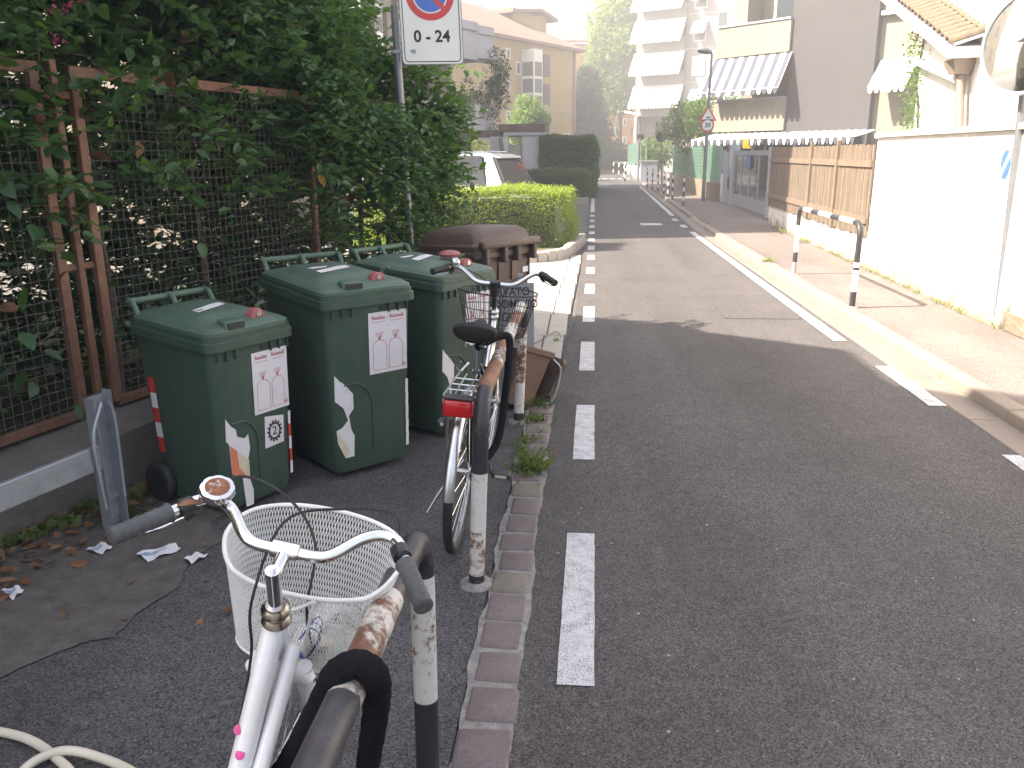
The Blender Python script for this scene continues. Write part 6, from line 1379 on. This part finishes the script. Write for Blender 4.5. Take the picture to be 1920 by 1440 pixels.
# ---- white tower with awnings
TPn=Plane((6.35,75.),(-.87,.48))
if TPn.n[1]>0: TPn.n=-TPn.n
tw=empty('apartment_tower','tall white apartment tower with rows of pale awnings over its balconies','building')
ts=lambda x,y=120:TPn.sz(x,y)[0]
tA=ts(1197);tB=ts(1284);tC=ts(1345); tD=ts(1400)
wallbox(tw,TPn,tB,tD,0,26,-10,.0,m_tower); wallbox(tw,TPn,tA+.1,tB-.003,0,26,-10,-1.4,m_tower,'recessed_wall'); wallbox(tw,TPn,tA-.15,tA+.097,0,26,-10,.3,m_tower,'end_wall')
rows=[(-20,8,34),(37,72,0),(98,128,0),(160,190,0)]
ztops=[TPn.sz(1240,y)[1] for y in (-24,36,97,159)]; fl=ztops[1]-ztops[2]
for zt in ztops+[ztops[-1]-fl]:
    wallbox(tw,TPn,tA+.1,tB-.01,zt-.0,zt+1.05,.05,.3,m_tower,'parapet'); wallbox(tw,TPn,tA+.1,tB-.01,zt-.02,zt+.15,-1.397,.047,m_tower,'balcony_slab')
    wallbox(tw,TPn,tA+.1+(tB-tA)*.3,tA+(tB-tA)*.6,zt-2.4,zt-.4,-1.42,-1.36,m_glass,'balcony_door')
    if zt!=ztops[-1]-fl:
        awning(tw,TPn,tA+.25,tB-.1,zt-.03,zt-1.75,.25,1.35,[m_awn],14,.2)
zs=[TPn.sz(1305,y)[1] for y in (40,105,168,-22)]
for i,zt in enumerate(zs):
    s=(ts(1298)+ts(1322))/2; win(tw,TPn,s,zt-1.55,zt,abs(ts(1298)-ts(1322)),.12,off=.0)
    if i!=1: awning(tw,TPn,min(ts(1298),ts(1324)),max(ts(1298),ts(1324)),zt+.05,zt-.9,.1,.8,[m_awn],5,.12)
    else: wallbox(tw,TPn,min(ts(1298),ts(1322)),max(ts(1298),ts(1322)),zt-1.5,zt,.065,.1,m_awn,'roller_blind')
    wallbox(tw,TPn,tB,tD,zt+.55,zt+.62,.002,.03,m_whitepar,'joint')
for y0 in (20,95,158): 
    z=TPn.sz(1350,y0)[1]; win(tw,TPn,(ts(1342)+ts(1362))/2,z-1.9,z,abs(ts(1340)-ts(1362)),.12,off=.02)
# shrubs/trees by the green fence
tb=Vector((gp(1300,350).x+1.6,34,0)); tree('tree','bushy light green tree behind the green wire fence by the lamp post',(5.6,37.5,0),4.2,(0,0,2.9),(2.3,2.,1.25),130,100,.13,lm_shrub,.09,.5,seed=21)
tree('shrub','small light green bush behind the utility cabinet and green fence',(at(1222,290,52).x+.2,52,0),2.4,(0,0,1.5),(.9,.8,1.0),45,80,.14,lm_tree,.05,.4,seed=22,cat='shrub')
# ================================================================= LITTER, WEEDS
P=[];D=[];S=[]
def scatter(n,x0,x1,y0,y1,f=None,ls=.05):
    k=0
    while k<n:
        x=random.uniform(x0,x1); y=random.uniform(y0,y1)
        if f and not f(x,y): continue
        P.append((x,y,random.uniform(.006,.02))); D.append((random.uniform(-1,1),random.uniform(-1,1),random.uniform(-.1,.25))); S.append(ls*random.uniform(.6,1.5)); k+=1
def wallfront(x,y):     # distance in front of the low wall
    q=np.array([x,y])-FP.p; return q@FP.n-.27
scatter(330,-2.9,-1.4,2.3,4.4,lambda x,y:.0<wallfront(x,y)<.55*random.random()**.7,.05)
scatter(10,-1.9,-1.3,2.4,3.2,None,.045)
scatter(30,-.35,-.15,3.9,5.4,None,.03)
lt=empty('leaf_litter','scattered dry brown leaves along the foot of the low wall','leaves'); leaves('dry_leaves',np.array(P),np.array(D),np.array(S),lm_dry,lt,asp=.6,hi=True,droop=-.15)
def paper(pts,label,print_=True,rot=0):
    c=sum(pts,Vector())/len(pts); e=empty('litter_paper',label,'litter',(c.x,c.y,.004)); mb=MB(); n=6; vs=[];fs=[]
    a,b,c2,d=[p-c for p in pts]
    for i in range(n+1):
        for j in range(n+1):
            u,v=i/n,j/n; p=(a*(1-u)+b*u)*(1-v)+(d*(1-u)+c2*u)*v; vs.append((p.x,p.y,.006+.006*math.sin(u*9+v*4)+.005*random.random()))
    for i in range(n):
        for j in range(n): fs.append((i*(n+1)+j,(i+1)*(n+1)+j,(i+1)*(n+1)+j+1,i*(n+1)+j+1))
    mb.v=[tuple(v) for v in vs]; mb.f=fs; mb.sm=[True]*len(fs); mb.m=[1 if print_ and (k%n) in (1,2) and k//n<4 else 0 for k in range(len(fs))]
    mb.build('sheet',[m_paper,m_fadeb],e)
m_fadeb=M('blue_grey_print',(.3,.38,.5),.6,bst=0,var=.35,scale=60)
paper([gp(256,1043),gp(330,1023),gp(341,1034),gp(278,1056)],'crumpled printed leaflet lying on the dirt by the litter leaves')
paper([gp(162,1036),gp(196,1019),gp(212,1030),gp(190,1043)],'blue and white crumpled wrapper beside the dry leaves under the low wall')
paper([gp(4,1112),gp(36,1103),gp(46,1112),gp(24,1128)],'small blue and white packet lying at the edge of the dirt strip')
paper([gp(345,1052),gp(372,1040),gp(391,1044),gp(360,1060)],'torn scrap of cardboard on the edge of the path',False)
# weeds at the kerb
P=[];D=[];S=[]
def tuft(x,y,n,r,ls,z=.0):
    for _ in range(n):
        a=random.uniform(0,2*PI); P.append((x+random.gauss(0,r*.5),y+random.gauss(0,r*.5),z)); D.append((math.cos(a)*.7,math.sin(a)*.7,random.uniform(.4,1.5))); S.append(ls*random.uniform(.5,1.3))
for c,n,r,ls in [((995,885),90,.07,.10),((985,830),60,.08,.06),((1000,790),90,.09,.06),((1010,760),90,.08,.07),((1020,745),60,.06,.08),((975,850),50,.06,.05),((990,870),50,.05,.08)]:
    q=gp(*c); tuft(q.x,q.y,n,r,ls)
for _ in range(30): q=gp(random.uniform(965,1030),random.uniform(745,890)); tuft(q.x,q.y,10,.03,.04)
for px,py in [(1025,700),(1035,670),(1045,640),(1030,725)]: q=gp(px,py); tuft(q.x,q.y,16,.03,.05)
wd=empty('kerb_weeds','green weeds and grass tufts growing along the sett kerb','weeds'); leaves('weed_blades',np.array(P),np.array(D),np.array(S),lm_grass,wd,asp=.2,droop=.25)
P=[];D=[];S=[]
q=gp(1440,492,SW); tuft(q.x,q.y,70,.08,.10,SW)
for _ in range(90):
    t=random.random(); s=random.uniform(-.1,10.5); v=WP.pt(s,SW,.04); tuft(v.x,v.y,9,.05,.07,SW)
for px,py in ((1465,438),(1500,455)): q=gp(px,py,SW); tuft(q.x,q.y,30,.06,.12,SW)
wd2=empty('wall_weeds','dry pale grass tufts along the foot of the white garden wall','weeds'); leaves('weed_blades',np.array(P),np.array(D),np.array(S),leafmat('straw',[(.25,.21,.1),(.2,.2,.08),(.16,.2,.06)],.7,.3),wd2,asp=.14,droop=.3)
P=[];D=[];S=[]
for px,py in ((60,1010),(150,960),(240,970),(120,985),(30,1020),(255,935)): q=gp(px,py); tuft(q.x,q.y,30,.06,.06)
wd3=empty('ivy_tuft','small green weeds growing at the foot of the low concrete wall','weeds'); leaves('weed_blades',np.array(P),np.array(D),np.array(S),lm_grass,wd3,asp=.6,droop=.2)
# a thin dry twig and small stones on the apron / road
P=[];st_=MB()
for _ in range(26):
    px=random.uniform(980,1900); py=random.uniform(650,1430); q=gp(px,py)
    if q.x>2.4: continue
    r_=random.uniform(.003,.007); st_.lathe([(r_*.5,0),(r_,r_*.4),(r_*.4,r_*.9)],(q.x,q.y,0),(0,0,1),6)
pb_=st_.build('pebbles',m_slab); tag(pb_,'tiny pale stone chips scattered over the asphalt','stones',kind='stuff')
tube_thing('dry_twig','thin dry twig lying across the pale drive slabs','twig',[gp(992,648,.01),gp(1010,640,.02),gp(1042,622,.03),gp(1052,632,.01)],.004,m_bark,5,4)
# air: haze volume added in place of veiling lens glare
HAZE=.0064
if HAZE:
    mb=MB(); mb.box((-82,-42,-1.02),(82,192,45.)); m,n,l,b=base_mat('air'); n.remove(b)
    v=N(n,'VolumePrincipled'); v.inputs['Color'].default_value=(1,.97,.94,1); v.inputs['Density'].default_value=HAZE; v.inputs['Anisotropy'].default_value=.2
    l.new(v.outputs[0],n['Material Output'].inputs['Volume']); tag(mb.build('haze',m),'thin pale haze added over the street in place of lens glare','haze',kind='stuff')
